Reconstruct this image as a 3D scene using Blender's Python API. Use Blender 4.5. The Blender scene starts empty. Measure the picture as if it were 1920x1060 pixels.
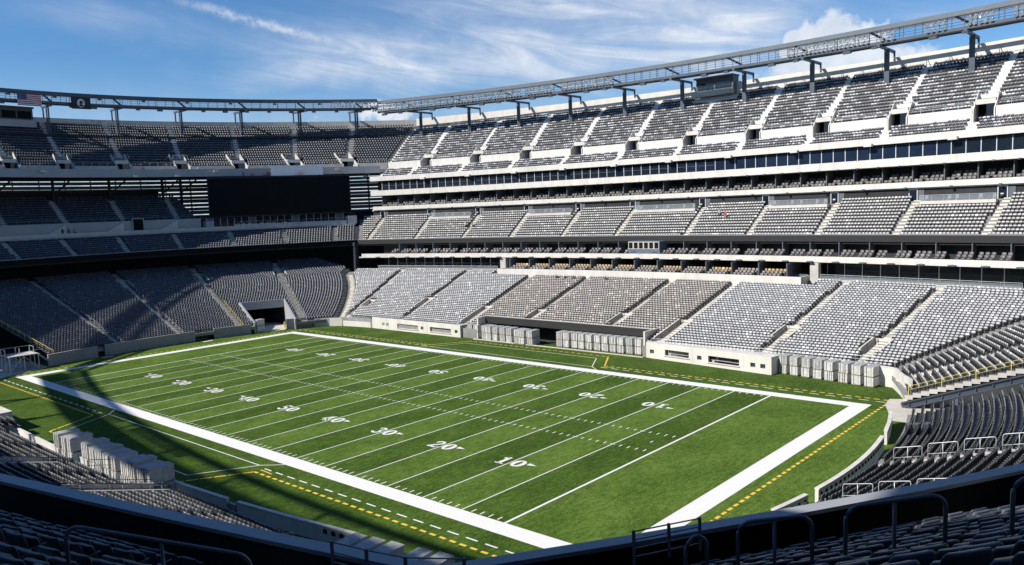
import bpy, bmesh, math, random
import numpy as np
from mathutils import Vector, Matrix
random.seed(7); RNG = np.random.default_rng(7)
scene = bpy.context.scene
COL = scene.collection

# ------------------------------------------------------------------ camera
cam_d = bpy.data.cameras.new('camera'); cam = bpy.data.objects.new('camera', cam_d); COL.objects.link(cam)
CAM = Vector((84.753, -67.820, 23.677))
_r = Vector((0.74110, 0.67023, -0.03940)); _u = Vector((-0.04298, 0.10593, 0.99344)); _f = Vector((-0.67001, 0.73455, -0.10732))
m = Matrix.Identity(4)
for i in range(3):
    m[i][0] = _r[i]; m[i][1] = _u[i]; m[i][2] = -_f[i]; m[i][3] = CAM[i]
cam.matrix_world = m
cam_d.sensor_width = 36; cam_d.lens = 28.093
cam_d.shift_x = 40.83 / 1920; cam_d.shift_y = 24.585 / 1920
cam_d.clip_start = 0.05; cam_d.clip_end = 6000
scene.camera = cam

# ------------------------------------------------------------------ exposure
vs = scene.view_settings
vs.view_transform = 'Standard'; vs.look = 'None'; vs.gamma = 1; vs.use_curve_mapping = False
vs.exposure = 0.45
scene.cycles.max_bounces = 6; scene.cycles.diffuse_bounces = 3; scene.cycles.transparent_max_bounces = 12

# ------------------------------------------------------------------ sun
SUNV = Vector((0.60, 1.09, -1.0)).normalized()          # way the sunlight travels
SUN_EL = math.asin(-SUNV.z)
sd = bpy.data.lights.new('sun', 'SUN'); sd.energy = 5.0; sd.angle = math.radians(0.5); sd.color = (1, 0.95, 0.865)
sun = bpy.data.objects.new('sun', sd); COL.objects.link(sun)
sun.rotation_euler = SUNV.to_track_quat('-Z', 'Y').to_euler()

# ------------------------------------------------------------------ world: clear sky with cirrus and a cumulus
world = bpy.data.worlds.new('World'); scene.world = world; world.use_nodes = True
wt = world.node_tree; wt.nodes.clear()
def wn(t, **k):
    n = wt.nodes.new(t)
    for a, b in k.items(): setattr(n, a, b)
    return n
def wmath(op, a, b=None, c=None, clamp=False):
    n = wn('ShaderNodeMath', operation=op); n.use_clamp = clamp
    for i, v in enumerate((a, b, c)):
        if v is None: continue
        if isinstance(v, (int, float)): n.inputs[i].default_value = v
        else: wt.links.new(v, n.inputs[i])
    return n.outputs[0]
def wramp(x, lo, hi):
    n = wn('ShaderNodeMapRange', interpolation_type='SMOOTHSTEP'); wt.links.new(x, n.inputs[0])
    n.inputs[1].default_value = lo; n.inputs[2].default_value = hi; return n.outputs[0]
def wnoise(vec, scale, detail, rough, dist=0.0):
    n = wn('ShaderNodeTexNoise'); wt.links.new(vec, n.inputs['Vector'])
    n.inputs['Scale'].default_value = scale; n.inputs['Detail'].default_value = detail
    n.inputs['Roughness'].default_value = rough; n.inputs['Distortion'].default_value = dist
    return n.outputs['Fac']
def wvec(x, y, z=0.0):
    n = wn('ShaderNodeCombineXYZ')
    for i, v in enumerate((x, y, z)):
        if isinstance(v, (int, float)): n.inputs[i].default_value = v
        else: wt.links.new(v, n.inputs[i])
    return n.outputs[0]
sky = wn('ShaderNodeTexSky', sky_type='NISHITA'); sky.sun_disc = False
sky.sun_elevation = SUN_EL; sky.sun_rotation = math.atan2(-SUNV.x, -SUNV.y)
sky.altitude = 50; sky.air_density = 1.0; sky.dust_density = 0.2; sky.ozone_density = 3.0
tc = wn('ShaderNodeTexCoord'); sp = wn('ShaderNodeSeparateXYZ'); wt.links.new(tc.outputs['Generated'], sp.inputs[0])
az = wmath('MULTIPLY', wmath('ARCTAN2', sp.outputs[1], sp.outputs[0]), 57.2958)      # degrees
el = wmath('MULTIPLY', wmath('ARCSINE', sp.outputs[2]), 57.2958)
base = wvec(az, el)
warp = wnoise(base, 0.11, 4, 0.6)
warp2 = wnoise(wvec(az, el, 9.3), 0.16, 4, 0.6)
def blob(a0, e0, sa, se, rot=0.0, hard=1.0):
    """soft elliptical patch of sky, centre az/el, half sizes in degrees"""
    da = wmath('SUBTRACT', wmath('ADD', az, wmath('MULTIPLY', wmath('SUBTRACT', warp, 0.5), 5.0)), a0)
    de = wmath('SUBTRACT', wmath('ADD', el, wmath('MULTIPLY', wmath('SUBTRACT', warp2, 0.5), 3.0)), e0)
    c, s = math.cos(rot), math.sin(rot)
    x = wmath('ADD', wmath('MULTIPLY', da, c / sa), wmath('MULTIPLY', de, s / sa))
    y = wmath('ADD', wmath('MULTIPLY', da, -s / se), wmath('MULTIPLY', de, c / se))
    r2 = wmath('ADD', wmath('MULTIPLY', x, x), wmath('MULTIPLY', y, y))
    return wmath('EXPONENT', wmath('MULTIPLY', r2, -hard))
def add(*a):
    o = a[0]
    for b in a[1:]: o = wmath('ADD', o, b)
    return o
# cirrus veil: noise drawn out along a slant
def slant(ang, su, sv, off=0.0):
    c, s = math.cos(ang), math.sin(ang)
    a = wmath('ADD', wmath('MULTIPLY', az, c * su), wmath('MULTIPLY', el, s * su))
    b = wmath('ADD', wmath('MULTIPLY', az, -s * sv), wmath('MULTIPLY', el, c * sv))
    return wvec(a, b, off)
fib = wnoise(slant(0.18, 0.10, 0.62, 2.0), 1.0, 9, 0.62, 0.9)
fib2 = wnoise(slant(-0.1, 0.05, 0.25, 5.0), 1.0, 7, 0.55, 0.5)
place = add(wmath('MULTIPLY', blob(139.5, 10.0, 7.5, 1.9, 0.12), 1.35),
            wmath('MULTIPLY', blob(146.5, 9.2, 5.0, 0.9, -0.18), 0.55),
            wmath('MULTIPLY', blob(124, 13.4, 12.0, 1.9, 0.10), 1.55),
            wmath('MULTIPLY', blob(127, 10.0, 10.0, 2.0, 0.14), 1.4),
            wmath('MULTIPLY', blob(116.5, 11.0, 5.0, 2.6, 0.0), 1.15),
            wmath('MULTIPLY', blob(157, 12.6, 6.0, 1.1, 0.06), 0.34),
            wmath('MULTIPLY', blob(103, 10.6, 3.2, 0.7, 0.05), 0.5),
            wmath('MULTIPLY', wramp(fib2, 0.54, 0.78), 0.22))
veil = wmath('MULTIPLY', place, wmath('ADD', wmath('MULTIPLY', wramp(fib, 0.30, 0.80), 0.62), 0.26))
# thin trail
ta = wmath('SUBTRACT', az, 147.4)
te = wmath('SUBTRACT', el, wmath('ADD', wmath('ADD', 12.85, wmath('MULTIPLY', ta, 0.245)), wmath('MULTIPLY', wmath('SUBTRACT', wnoise(base, 0.9, 5, 0.65), 0.5), 0.75)))
trail = wmath('MULTIPLY', wmath('EXPONENT', wmath('MULTIPLY', wmath('MULTIPLY', te, te), -14.0)),
              wmath('EXPONENT', wmath('MULTIPLY', wmath('POWER', wmath('ABSOLUTE', wmath('DIVIDE', ta, 4.6)), 4.0), -1.0)))
trail = wmath('MULTIPLY', wmath('MULTIPLY', trail, 0.54), wramp(wnoise(wvec(az, el, 12.0), 1.3, 6, 0.7), 0.25, 0.60))
# cumulus bank low on the right, billowy upper edge
bil = wnoise(base, 0.62, 8, 0.6, 0.2)
edge = add(wmath('MULTIPLY', blob(109.6, 9.5, 3.9, 2.0), 1.35), wmath('MULTIPLY', blob(106.0, 7.6, 9.0, 1.5), 0.85),
           wmath('MULTIPLY', blob(139.0, 7.0, 2.4, 0.8), 0.8), wmath('MULTIPLY', blob(145, 6.2, 6.0, 1.2), 0.55),
           wmath('MULTIPLY', blob(157.5, 8.6, 1.8, 0.55), 0.5),
           wmath('MULTIPLY', wramp(el, 6.0, 1.0), 0.85))
cum = wramp(add(edge, wmath('MULTIPLY', wmath('SUBTRACT', bil, 0.5), 1.5)), 0.42, 0.86)
cover = wmath('ADD', wmath('MULTIPLY', veil, 0.78), trail, clamp=True)
cover = wmath('MAXIMUM', cover, wmath('MULTIPLY', cum, 0.9), clamp=True)
cover = wmath('MAXIMUM', cover, wmath('MULTIPLY', wramp(el, 11.0, 4.0), 0.34), clamp=True)
mix = wn('ShaderNodeMix', data_type='RGBA'); wt.links.new(cover, mix.inputs['Factor'])
tint = wn('ShaderNodeMix', data_type='RGBA', blend_type='MULTIPLY'); tint.inputs['Factor'].default_value = 1; wt.links.new(sky.outputs[0], tint.inputs['A']); tint.inputs['B'].default_value = (.62, 1.02, 1.36, 1)
wt.links.new(tint.outputs['Result'], mix.inputs['A'])
SKY_S = 0.065
shade = wramp(wnoise(wvec(az, el, 4.0), 0.5, 5, 0.55), 0.25, 0.7)
ccol = wn('ShaderNodeMix', data_type='RGBA'); wt.links.new(shade, ccol.inputs['Factor'])
ccol.inputs['A'].default_value = (0.50 / SKY_S, 0.55 / SKY_S, 0.63 / SKY_S, 1); ccol.inputs['B'].default_value = (0.64 / SKY_S, 0.67 / SKY_S, 0.72 / SKY_S, 1)
wt.links.new(ccol.outputs['Result'], mix.inputs['B'])
bg = wn('ShaderNodeBackground'); bg.inputs['Strength'].default_value = SKY_S
wt.links.new(mix.outputs['Result'], bg.inputs['Color'])
world.cycles.sampling_method = 'MANUAL'; world.cycles.sample_map_resolution = 512
wo = wn('ShaderNodeOutputWorld'); wt.links.new(bg.outputs[0], wo.inputs[0])

# ------------------------------------------------------------------ materials
def mat(name, col, rough=0.7, noise=0.12, scale=1.5, bump=0.0, metal=0.0, spec=0.5, streak=False, attr=None, alpha=1.0):
    M = bpy.data.materials.new(name); M.use_nodes = True
    nt = M.node_tree; N = nt.nodes; L = nt.links
    b = N['Principled BSDF']; b.inputs['Roughness'].default_value = rough; b.inputs['Metallic'].default_value = metal
    b.inputs['Specular IOR Level'].default_value = spec
    g = N.new('ShaderNodeNewGeometry')
    n = N.new('ShaderNodeTexNoise'); n.inputs['Scale'].default_value = scale; n.inputs['Detail'].default_value = 6; n.inputs['Roughness'].default_value = 0.65
    if streak:
        mp = N.new('ShaderNodeMapping'); mp.inputs['Scale'].default_value = (1, 1, 0.18); L.new(g.outputs['Position'], mp.inputs[0]); L.new(mp.outputs[0], n.inputs['Vector'])
    else: L.new(g.outputs['Position'], n.inputs['Vector'])
    r = N.new('ShaderNodeMapRange'); L.new(n.outputs['Fac'], r.inputs[0])
    r.inputs[1].default_value = 0.3; r.inputs[2].default_value = 0.7; r.inputs[3].default_value = 1 - noise * 1.5; r.inputs[4].default_value = 1 + noise
    mx = N.new('ShaderNodeMix'); mx.data_type = 'RGBA'; mx.blend_type = 'MULTIPLY'; mx.inputs['Factor'].default_value = 1
    if attr:
        a = N.new('ShaderNodeAttribute'); a.attribute_name = attr; L.new(a.outputs['Color'], mx.inputs['A'])
    else: mx.inputs['A'].default_value = (*col, 1)
    L.new(r.outputs[0], mx.inputs['B']); L.new(mx.outputs['Result'], b.inputs['Base Color'])
    if bump:
        bp = N.new('ShaderNodeBump'); bp.inputs['Strength'].default_value = bump; bp.inputs['Distance'].default_value = 0.05
        n2 = N.new('ShaderNodeTexNoise'); n2.inputs['Scale'].default_value = scale * 14; n2.inputs['Detail'].default_value = 4
        L.new(g.outputs['Position'], n2.inputs['Vector']); L.new(n2.outputs['Fac'], bp.inputs['Height']); L.new(bp.outputs[0], b.inputs['Normal'])
    if alpha < 1: b.inputs['Alpha'].default_value = alpha
    return M
MT = {
 'concrete': mat('concrete', (0.46, 0.44, 0.41), 0.85, 0.14, 0.6, 0.15),
 'pale': mat('pale_concrete', (0.56, 0.53, 0.485), 0.8, 0.10, 0.5, 0.1, streak=True),
 'white': mat('white_precast', (0.60, 0.575, 0.535), 0.7, 0.10, 0.6, 0.05, streak=True),
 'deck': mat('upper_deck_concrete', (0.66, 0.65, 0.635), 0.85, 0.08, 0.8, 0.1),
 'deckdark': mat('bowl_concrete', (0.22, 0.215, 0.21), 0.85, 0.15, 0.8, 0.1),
 'stair': mat('stair_concrete', (0.58, 0.55, 0.48), 0.85, 0.18, 2.0, 0.1),
 'greywall': mat('grey_wall_padding', (0.25, 0.25, 0.27), 0.6, 0.10, 0.5, streak=True),
 'fasciagrey': mat('grey_fascia', (0.33, 0.34, 0.36), 0.5, 0.06, 0.3, streak=True),
 'steel': mat('blue_grey_steel', (0.06, 0.078, 0.105), 0.5, 0.10, 0.7),
 'steellight': mat('light_grey_steel', (0.105, 0.13, 0.15), 0.5, 0.08, 0.5),
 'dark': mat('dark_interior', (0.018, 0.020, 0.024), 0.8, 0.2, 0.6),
 'black': mat('black_panel', (0.005, 0.0055, 0.007), 0.7, 0.15, 0.4, spec=.15),
 'ribbon': mat('dark_ribbon_board', (0.026, 0.026, 0.028), 0.55, 0.05, 0.6, spec=.3),
 'glass': mat('dark_glass', (0.010, 0.016, 0.026), 0.06, 0.2, 0.3, spec=0.6),
 'glassblue': mat('blue_dark_glass', (0.012, 0.022, 0.045), 0.06, 0.2, 0.3, spec=0.6),
 'frame': mat('pale_window_frame', (0.50, 0.51, 0.53), 0.5, 0.05, 1.0),
 'seat': mat('seat_plastic', (1, 1, 1), 0.42, 0.10, 3.0, attr='col'),
 'seatfg': mat('seat_plastic_slate', (0.045, 0.052, 0.066), 0.36, 0.12, 5.0, 0.05),
 'seatfg2': mat('seat_frame_black', (0.03, 0.033, 0.04), 0.5, 0.1, 5.0),
 'rail': mat('grey_painted_rail', (0.20, 0.22, 0.25), 0.4, 0.08, 3.0, metal=0.4),
 'railpale': mat('galvanised_rail', (0.48, 0.50, 0.51), 0.4, 0.08, 3.0, metal=0.3),
 'railyellow': mat('yellow_rail', (0.60, 0.50, 0.10), 0.5, 0.08, 3.0),
 'raildark': mat('dark_rail', (0.03, 0.03, 0.032), 0.5, 0.08, 3.0),
 'panel': mat('grey_plastic_panel', (0.52, 0.52, 0.51), 0.65, 0.20, 3.2, 0.25),
 'panelblue': mat('blue_grey_plastic_panel', (0.42, 0.46, 0.52), 0.6, 0.10, 1.2, 0.1),
 'pallet': mat('pallet_wood', (0.30, 0.24, 0.17), 0.85, 0.2, 3.0),
 'lamp': mat('lamp_reflector', (0.62, 0.64, 0.66), 0.25, 0.05, 2.0, metal=0.6),
 'tan': mat('tan_seat_back', (0.52, 0.38, 0.19), 0.6, 0.1, 2.0),
 'booth': mat('slate_booth', (0.09, 0.105, 0.12), 0.55, 0.08, 0.6),
 'boothblue': mat('blue_grey_booth', (0.10, 0.14, 0.19), 0.5, 0.08, 0.6),
 'yellow': mat('yellow_paint', (0.62, 0.50, 0.04), 0.5, 0.08, 1.0),
 'red': mat('red_paint', (0.45, 0.02, 0.03), 0.5, 0.08, 1.0),
 'asphalt': mat('asphalt', (0.05, 0.05, 0.052), 0.9, 0.2, 0.5, 0.2),
 'paving': mat('paving_concrete', (0.50, 0.46, 0.41), 0.85, 0.12, 0.5, 0.15),
}
def simple(name, col, rough=0.6): 
    if name not in MT: MT[name] = mat(name, col, rough, 0.06, 2.0)
    return MT[name]

# ------------------------------------------------------------------ mesh helpers
class MB:
    def __init__(s): s.v = []; s.f = []
    def quad(s, a, b, c, d):
        n = len(s.v); s.v += [tuple(a), tuple(b), tuple(c), tuple(d)]; s.f.append((n, n + 1, n + 2, n + 3))
    def poly(s, pts):
        n = len(s.v); s.v += [tuple(p) for p in pts]; s.f.append(tuple(range(n, n + len(pts))))
    def hexa(s, b, t):
        """box from 4 bottom and 4 top points (same winding, ccw seen from above)"""
        n = len(s.v); s.v += [tuple(p) for p in b] + [tuple(p) for p in t]
        s.f += [(n + 3, n + 2, n + 1, n), (n + 4, n + 5, n + 6, n + 7)]
        for i in range(4):
            j = (i + 1) % 4; s.f.append((n + i, n + j, n + 4 + j, n + 4 + i))
    def box(s, c, size, rz=0.0):
        x, y, z = c; hx, hy, hz = size[0] / 2, size[1] / 2, size[2] / 2
        cs, sn = math.cos(rz), math.sin(rz)
        q = [(x + cs * a - sn * b, y + sn * a + cs * b) for a, b in ((-hx, -hy), (hx, -hy), (hx, hy), (-hx, hy))]
        s.hexa([(a, b, z - hz) for a, b in q], [(a, b, z + hz) for a, b in q])
    def prism(s, pts2, fn, w0, w1):
        """extrude polygon pts2 between w0 and w1; fn(p,q,w)->xyz"""
        n = len(s.v); k = len(pts2)
        s.v += [tuple(fn(p, q, w0)) for p, q in pts2] + [tuple(fn(p, q, w1)) for p, q in pts2]
        s.f.append(tuple(range(n + k - 1, n - 1, -1))); s.f.append(tuple(range(n + k, n + 2 * k)))
        for i in range(k):
            j = (i + 1) % k; s.f.append((n + i, n + j, n + k + j, n + k + i))
    def tube(s, path, r, n=8, closed=False):
        path = [Vector(p) for p in path]; rings = []
        for i, p in enumerate(path):
            a = path[i - 1] if i > 0 else (path[-1] if closed else p); b = path[i + 1] if i < len(path) - 1 else (path[0] if closed else p)
            t = (b - a)
            if t.length < 1e-6: t = Vector((0, 0, 1))
            t.normalize(); up = Vector((0, 0, 1)) if abs(t.z) < 0.95 else Vector((1, 0, 0))
            x = t.cross(up).normalized(); y = x.cross(t)
            k0 = len(s.v)
            for q in range(n):
                g = 2 * math.pi * q / n; s.v.append(tuple(p + (x * math.cos(g) + y * math.sin(g)) * r))
            rings.append(k0)
        for a, b in zip(rings, rings[1:] + ([rings[0]] if closed else [])):
            for q in range(n): s.f.append((a + q, a + (q + 1) % n, b + (q + 1) % n, b + q))
        if not closed:
            s.f.append(tuple(rings[0] + q for q in range(n))); s.f.append(tuple(rings[-1] + q for q in reversed(range(n))))
    def beam(s, a, b, w, h):
        a = Vector(a); b = Vector(b); t = (b - a).normalized(); up = Vector((0, 0, 1)) if abs(t.z) < 0.95 else Vector((1, 0, 0))
        x = t.cross(up).normalized() * (w / 2); y = x.cross(t).normalized() * (h / 2)
        q = lambda p: [p - x - y, p + x - y, p + x + y, p - x + y]
        s.hexa(q(a), q(b))
    def mesh(s, name):
        me = bpy.data.meshes.new(name); me.from_pydata(s.v, [], s.f); me.update(); return me
    def build(s, name, material, parent=None, smooth=False):
        me = s.mesh(name); me.materials.append(MT[material] if isinstance(material, str) else material)
        bm = bmesh.new(); bm.from_mesh(me); bmesh.ops.recalc_face_normals(bm, faces=bm.faces); bm.to_mesh(me); bm.free()
        if smooth:
            for p in me.polygons: p.use_smooth = True
        return link(name, me, parent)
def link(name, data, parent=None, loc=None, rz=None):
    o = bpy.data.objects.new(name, data); COL.objects.link(o)
    if parent is not None: o.parent = parent
    if loc is not None: o.location = loc
    if rz is not None: o.rotation_euler = (0, 0, rz)
    return o
def tag(o, label, cat, group=None, kind=None):
    o['label'] = label; o['category'] = cat
    if group: o['group'] = group
    if kind: o['kind'] = kind
    return o
def thing(name, label, cat, loc=(0, 0, 0), rz=0.0, group=None):
    o = bpy.data.objects.new(name, None); o.empty_display_size = 0.5; COL.objects.link(o)
    o.location = loc; o.rotation_euler = (0, 0, rz); return tag(o, label, cat, group)
def structure(o): o['kind'] = 'structure'; return o

# ------------------------------------------------------------------ plan of the bowl
def lerp(a, b, t): return a + (b - a) * t
def kur(side, d):
    if side in ('far', 'near'):
        return lerp(1 / 2500, 1 / 280, min(1, max(0, (d - 38) / 24.5)))
    return lerp(1 / 75, 1 / 90, min(1, max(0, (d - 64.5) / 25)))
def off(side, s, d): return d - s * s * kur(side, d) / 2
def tilt(x, z): return z - max(0., z - 20) * .00025 * x
def pt(side, s, d, z):
    o = off(side, s, d)
    x, y = (s, o) if side == 'far' else (s, -o) if side == 'near' else (-o, s) if side == 'left' else (o, s)
    return (x, y, tilt(x, z))
def outw(side, s, d):
    """unit direction away from the field"""
    g = s * kur(side, d)
    v = (g, 1) if side == 'far' else (g, -1) if side == 'near' else (-1, g) if side == 'left' else (1, g)
    n = math.hypot(*v); return v[0] / n, v[1] / n
def yaw(side, s, d):
    o = outw(side, s, d); return math.atan2(o[1], o[0]) - math.pi / 2      # local +y points outward
_mc = {}
def mitre(df, de):
    key = (round(df, 3), round(de, 3))
    if key not in _mc:
        x, y = de - 20., df
        for _ in range(60):
            y = y + .5 * (off('far', x, df) - y); x = x + .5 * (off('left', y, de) - x)
        _mc[key] = (x, y)
    return _mc[key]

# seats that are not near enough to be single objects are gathered here
SEATS = []          # (x,y,z,yaw,r,g,b,kind)
def seat_row(side, z, d, s0, s1, skip, col, var=0.25, lod=0, pitch=0.545, bright=0.14):
    n = int((s1 - s0) / pitch); run = 0; dark = False
    for k in range(n):
        s = s0 + (k + .5) * (s1 - s0) / n
        if any(a < s < b for a, b in skip): continue
        p = pt(side, s, d, z); q = 1 + (random.random() - .5) * var
        if random.random() < bright * .8: q *= random.uniform(1.4, 1.8)
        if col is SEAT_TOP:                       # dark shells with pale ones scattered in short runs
            if run <= 0: dark = random.random() < .56; run = random.choice((1, 1, 2, 2, 3) if dark else (1, 1, 2))
            run -= 1
            if dark: q *= .36
        SEATS.append((p[0], p[1], p[2], yaw(side, s, d), col[0] * q, col[1] * q, col[2] * q, lod))

def tier_steps(side, rows, us, kf, d0, lim, zlow, holes=()):
    """stepped concrete; rows=[(d,dn,z)], us = fan breakpoints, lim(d,z)->(smin,smax)"""
    mb = MB(); zp = zlow
    for i, (d, dn, z) in enumerate(rows):
        la, lb = lim(d, z); ma, mb2 = lim(dn, z)
        fa = [min(max(u * (1 + kf * (d - d0)), la), lb) for u in us]; fb = [min(max(u * (1 + kf * (dn - d0)), ma), mb2) for u in us]
        for k in range(len(us) - 1):
            if fa[k + 1] - fa[k] < 1e-4 and fb[k + 1] - fb[k] < 1e-4: continue
            uc = (us[k] + us[k + 1]) / 2
            if any(a < uc < b and i0 <= i < i1 for a, b, i0, i1 in holes): continue
            A, B = pt(side, fa[k], d, z), pt(side, fa[k + 1], d, z)
            mb.quad(A, B, pt(side, fb[k + 1], dn, z), pt(side, fb[k], dn, z))
            mb.quad(pt(side, fa[k], d, zp), pt(side, fa[k + 1], d, zp), B, A)
        zp = z
    return mb
def breaks(lo, hi, step, extra):
    us = [lo + (hi - lo) * i / int((hi - lo) / step) for i in range(int((hi - lo) / step) + 1)] + list(extra)
    us = sorted(us); o = [us[0]]
    for u in us[1:]:
        if u - o[-1] > 0.02: o.append(u)
    return o
def strip(side, d0, d1, z0, z1, s0, s1, step=4.0, thick=None):
    """curved wall / slab with rectangular section d0..d1, z0..z1 between s0 and s1"""
    mb = MB(); n = max(1, int(abs(s1 - s0) / step)); ring = []
    for i in range(n + 1):
        s = lerp(s0, s1, i / n)
        k = len(mb.v); mb.v += [pt(side, s, d0, z0), pt(side, s, d1, z0), pt(side, s, d1, z1), pt(side, s, d0, z1)]; ring.append(k)
    for a, b in zip(ring, ring[1:]):
        for q in range(4): mb.f.append((a + q, a + (q + 1) % 4, b + (q + 1) % 4, b + q))
    mb.f.append(tuple(ring[0] + q for q in range(4))); mb.f.append(tuple(ring[-1] + q for q in (3, 2, 1, 0)))
    return mb
def aisle(side, u, kf, d0, rows, parent, w=1.05, i0=0, material='stair', name='aisle_stairs'):
    mb = MB()
    for i in range(i0, len(rows)):
        d, dn, z = rows[i]; s = u * (1 + kf * (d - d0)); sn = u * (1 + kf * (dn - d0)); h = w / 2
        q = lambda a, b, zz: [pt(side, a - h, b, zz), pt(side, a + h, b, zz)]
        rise = (rows[i + 1][2] - z) if i + 1 < len(rows) else .25
        b0, b1 = q(s, d + .004, z - .05), q(sn, dn - .004, z - .05); t0, t1 = q(s, d + .004, z + .012), q(sn, dn - .004, z + .012)
        mb.hexa([b0[0], b0[1], b1[1], b1[0]], [t0[0], t0[1], t1[1], t1[0]])
        dm = lerp(d, dn, .55); sm = u * (1 + kf * (dm - d0))
        b0, t0, t1 = q(sm, dm, z + .012), q(sm, dm, z + rise * .5), q(sn, dn - .004, z + rise * .5); b1 = q(sn, dn - .004, z + .012)
        mb.hexa([b0[0], b0[1], b1[1], b1[0]], [t0[0], t0[1], t1[1], t1[0]])
    return mb.build(name, material, parent)
def slope_rail(side, u, kf, d0, rows, parent, dx=0.0, h=0.95, r=0.035, material='raildark', i0=0, i1=None, posts=3):
    mb = MB(); path = []; i1 = len(rows) if i1 is None else i1
    for i in range(i0, i1):
        d, dn, z = rows[i]; s = u * (1 + kf * (d - d0)) + dx; p = pt(side, s, d + .4, z + h); path.append(p)
        if (i - i0) % posts == 0: mb.beam(pt(side, s, d + .4, z), p, .06, .06)
    mb.tube(path, r, 5); mb.tube([(p[0], p[1], p[2] - .42) for p in path], r * .8, 5)
    return mb.build('handrail', material, parent)
def loop_rail(pts_floor, h, r, material, name, mid=True, n=8, extra_posts=1):
    """hooped stair rail: two end posts curving into the top rail, mid rail, centre post"""
    a, b = Vector(pts_floor[0]), Vector(pts_floor[1]); mb = MB(); R = min(.16, h * .3)
    up = Vector((0, 0, 1)); t = (b - a).normalized(); path = [a]
    for k in range(7):
        g = k / 6 * math.pi / 2; path.append(a + up * (h - R + R * math.sin(g)) + t * (R - R * math.cos(g)))
    for k in range(7):
        g = (1 - k / 6) * math.pi / 2; path.append(b + up * (h - R + R * math.sin(g)) - t * (R - R * math.cos(g)))
    path.append(b); mb.tube(path, r, n)
    if mid: mb.tube([a + up * h * .45, b + up * h * .45], r * .85, n)
    for k in range(extra_posts):
        q = a.lerp(b, (k + 1) / (extra_posts + 1)); mb.tube([q, q + up * (h - r * .5)], r * .9, n)
    return mb.build(name, material, None, True)

# ------------------------------------------------------------------ ground and playing field
g = MB(); g.quad((-2500, -2500, -.06), (2500, -2500, -.06), (2500, 2500, -.06), (-2500, 2500, -.06))
ground = structure(g.build('ground', 'asphalt'))
# turf
def turf_material():
    M = bpy.data.materials.new('turf'); M.use_nodes = True; nt = M.node_tree; N = nt.nodes; L = nt.links
    b = N['Principled BSDF']; b.inputs['Roughness'].default_value = .85; b.inputs['Specular IOR Level'].default_value = .12
    ge = N.new('ShaderNodeNewGeometry'); se = N.new('ShaderNodeSeparateXYZ'); L.new(ge.outputs['Position'], se.inputs[0])
    def mth(op, a, b2=None, clamp=False):
        n = N.new('ShaderNodeMath'); n.operation = op; n.use_clamp = clamp
        for i, v in enumerate((a, b2)):
            if v is None: continue
            if isinstance(v, (int, float)): n.inputs[i].default_value = v
            else: L.new(v, n.inputs[i])
        return n.outputs[0]
    def noise(sc, scale=(1, 1, 1), det=5, rough=.6):
        mp = N.new('ShaderNodeMapping'); mp.inputs['Scale'].default_value = scale; L.new(ge.outputs['Position'], mp.inputs[0])
        n = N.new('ShaderNodeTexNoise'); n.inputs['Scale'].default_value = sc; n.inputs['Detail'].default_value = det; n.inputs['Roughness'].default_value = rough
        L.new(mp.outputs[0], n.inputs['Vector']); return n.outputs['Fac']
    # woven panels five yards wide, alternately leaning
    wob = mth('MULTIPLY', mth('SUBTRACT', noise(1.3), .5), .35)
    t = mth('FRACT', mth('MULTIPLY', mth('ADD', mth('ADD', se.outputs[0], wob), 45.72), 1 / 9.144))
    st = mth('LESS_THAN', t, .5)
    infield = mth('MULTIPLY', mth('LESS_THAN', mth('ABSOLUTE', se.outputs[0]), 45.72), mth('LESS_THAN', mth('ABSOLUTE', se.outputs[1]), 24.4))
    st = mth('ADD', mth('MULTIPLY', st, infield), mth('MULTIPLY', mth('SUBTRACT', 1, infield), mth('MULTIPLY', mth('LESS_THAN', mth('ABSOLUTE', se.outputs[1]), 24.4), .85)))
    f = mth('ADD', mth('ADD', mth('MULTIPLY', st, .24), -.07), mth('MULTIPLY', noise(.22, (1, .6, 1), 5, .65), .80))
    f = mth('ADD', f, mth('MULTIPLY', mth('SUBTRACT', noise(1.8, (1.6, .45, 1), 8, .75), .5), 1.7))
    f = mth('ADD', f, mth('MULTIPLY', mth('SUBTRACT', noise(7, (1.5, .5, 1), 6, .9), .5), 3.4))
    r = N.new('ShaderNodeValToRGB'); L.new(f, r.inputs[0])
    e = r.color_ramp.elements; e[0].position = 0; e[0].color = (.018, .040, .003, 1); e[1].position = 1; e[1].color = (.155, .232, .048, 1)
    k = e.new(.5); k.color = (.062, .114, .013, 1)
    L.new(r.outputs[0], b.inputs['Base Color'])
    bp = N.new('ShaderNodeBump'); bp.inputs['Strength'].default_value = .55; bp.inputs['Distance'].default_value = .05
    L.new(noise(22, (1.4, .6, 1), 4, .7), bp.inputs['Height']); L.new(bp.outputs[0], b.inputs['Normal'])
    return M
MT['turf'] = turf_material()
MT['line'] = mat('white_field_paint', (.71, .70, .68), .85, .07, 5.0, .2)
MT['yline'] = mat('yellow_field_paint', (.72, .47, .05), .8, .12, 2.5, .3)
t = MB(); N_ = 40
t.quad((-67, -41, 0), (67, -41, 0), (67, 41, 0), (-67, 41, 0))
field = structure(t.build('playing_field', 'turf'))
Y_ = .9144; W = 24.384; G = 45.72; E_ = 54.864; ZL = .006
def fbox(name, x0, x1, y0, y1, m='line', z=ZL):
    q = MB(); q.quad((x0, y0, z), (x1, y0, z), (x1, y1, z), (x0, y1, z)); return q.build(name, m, field)
B = 1.83
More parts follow.
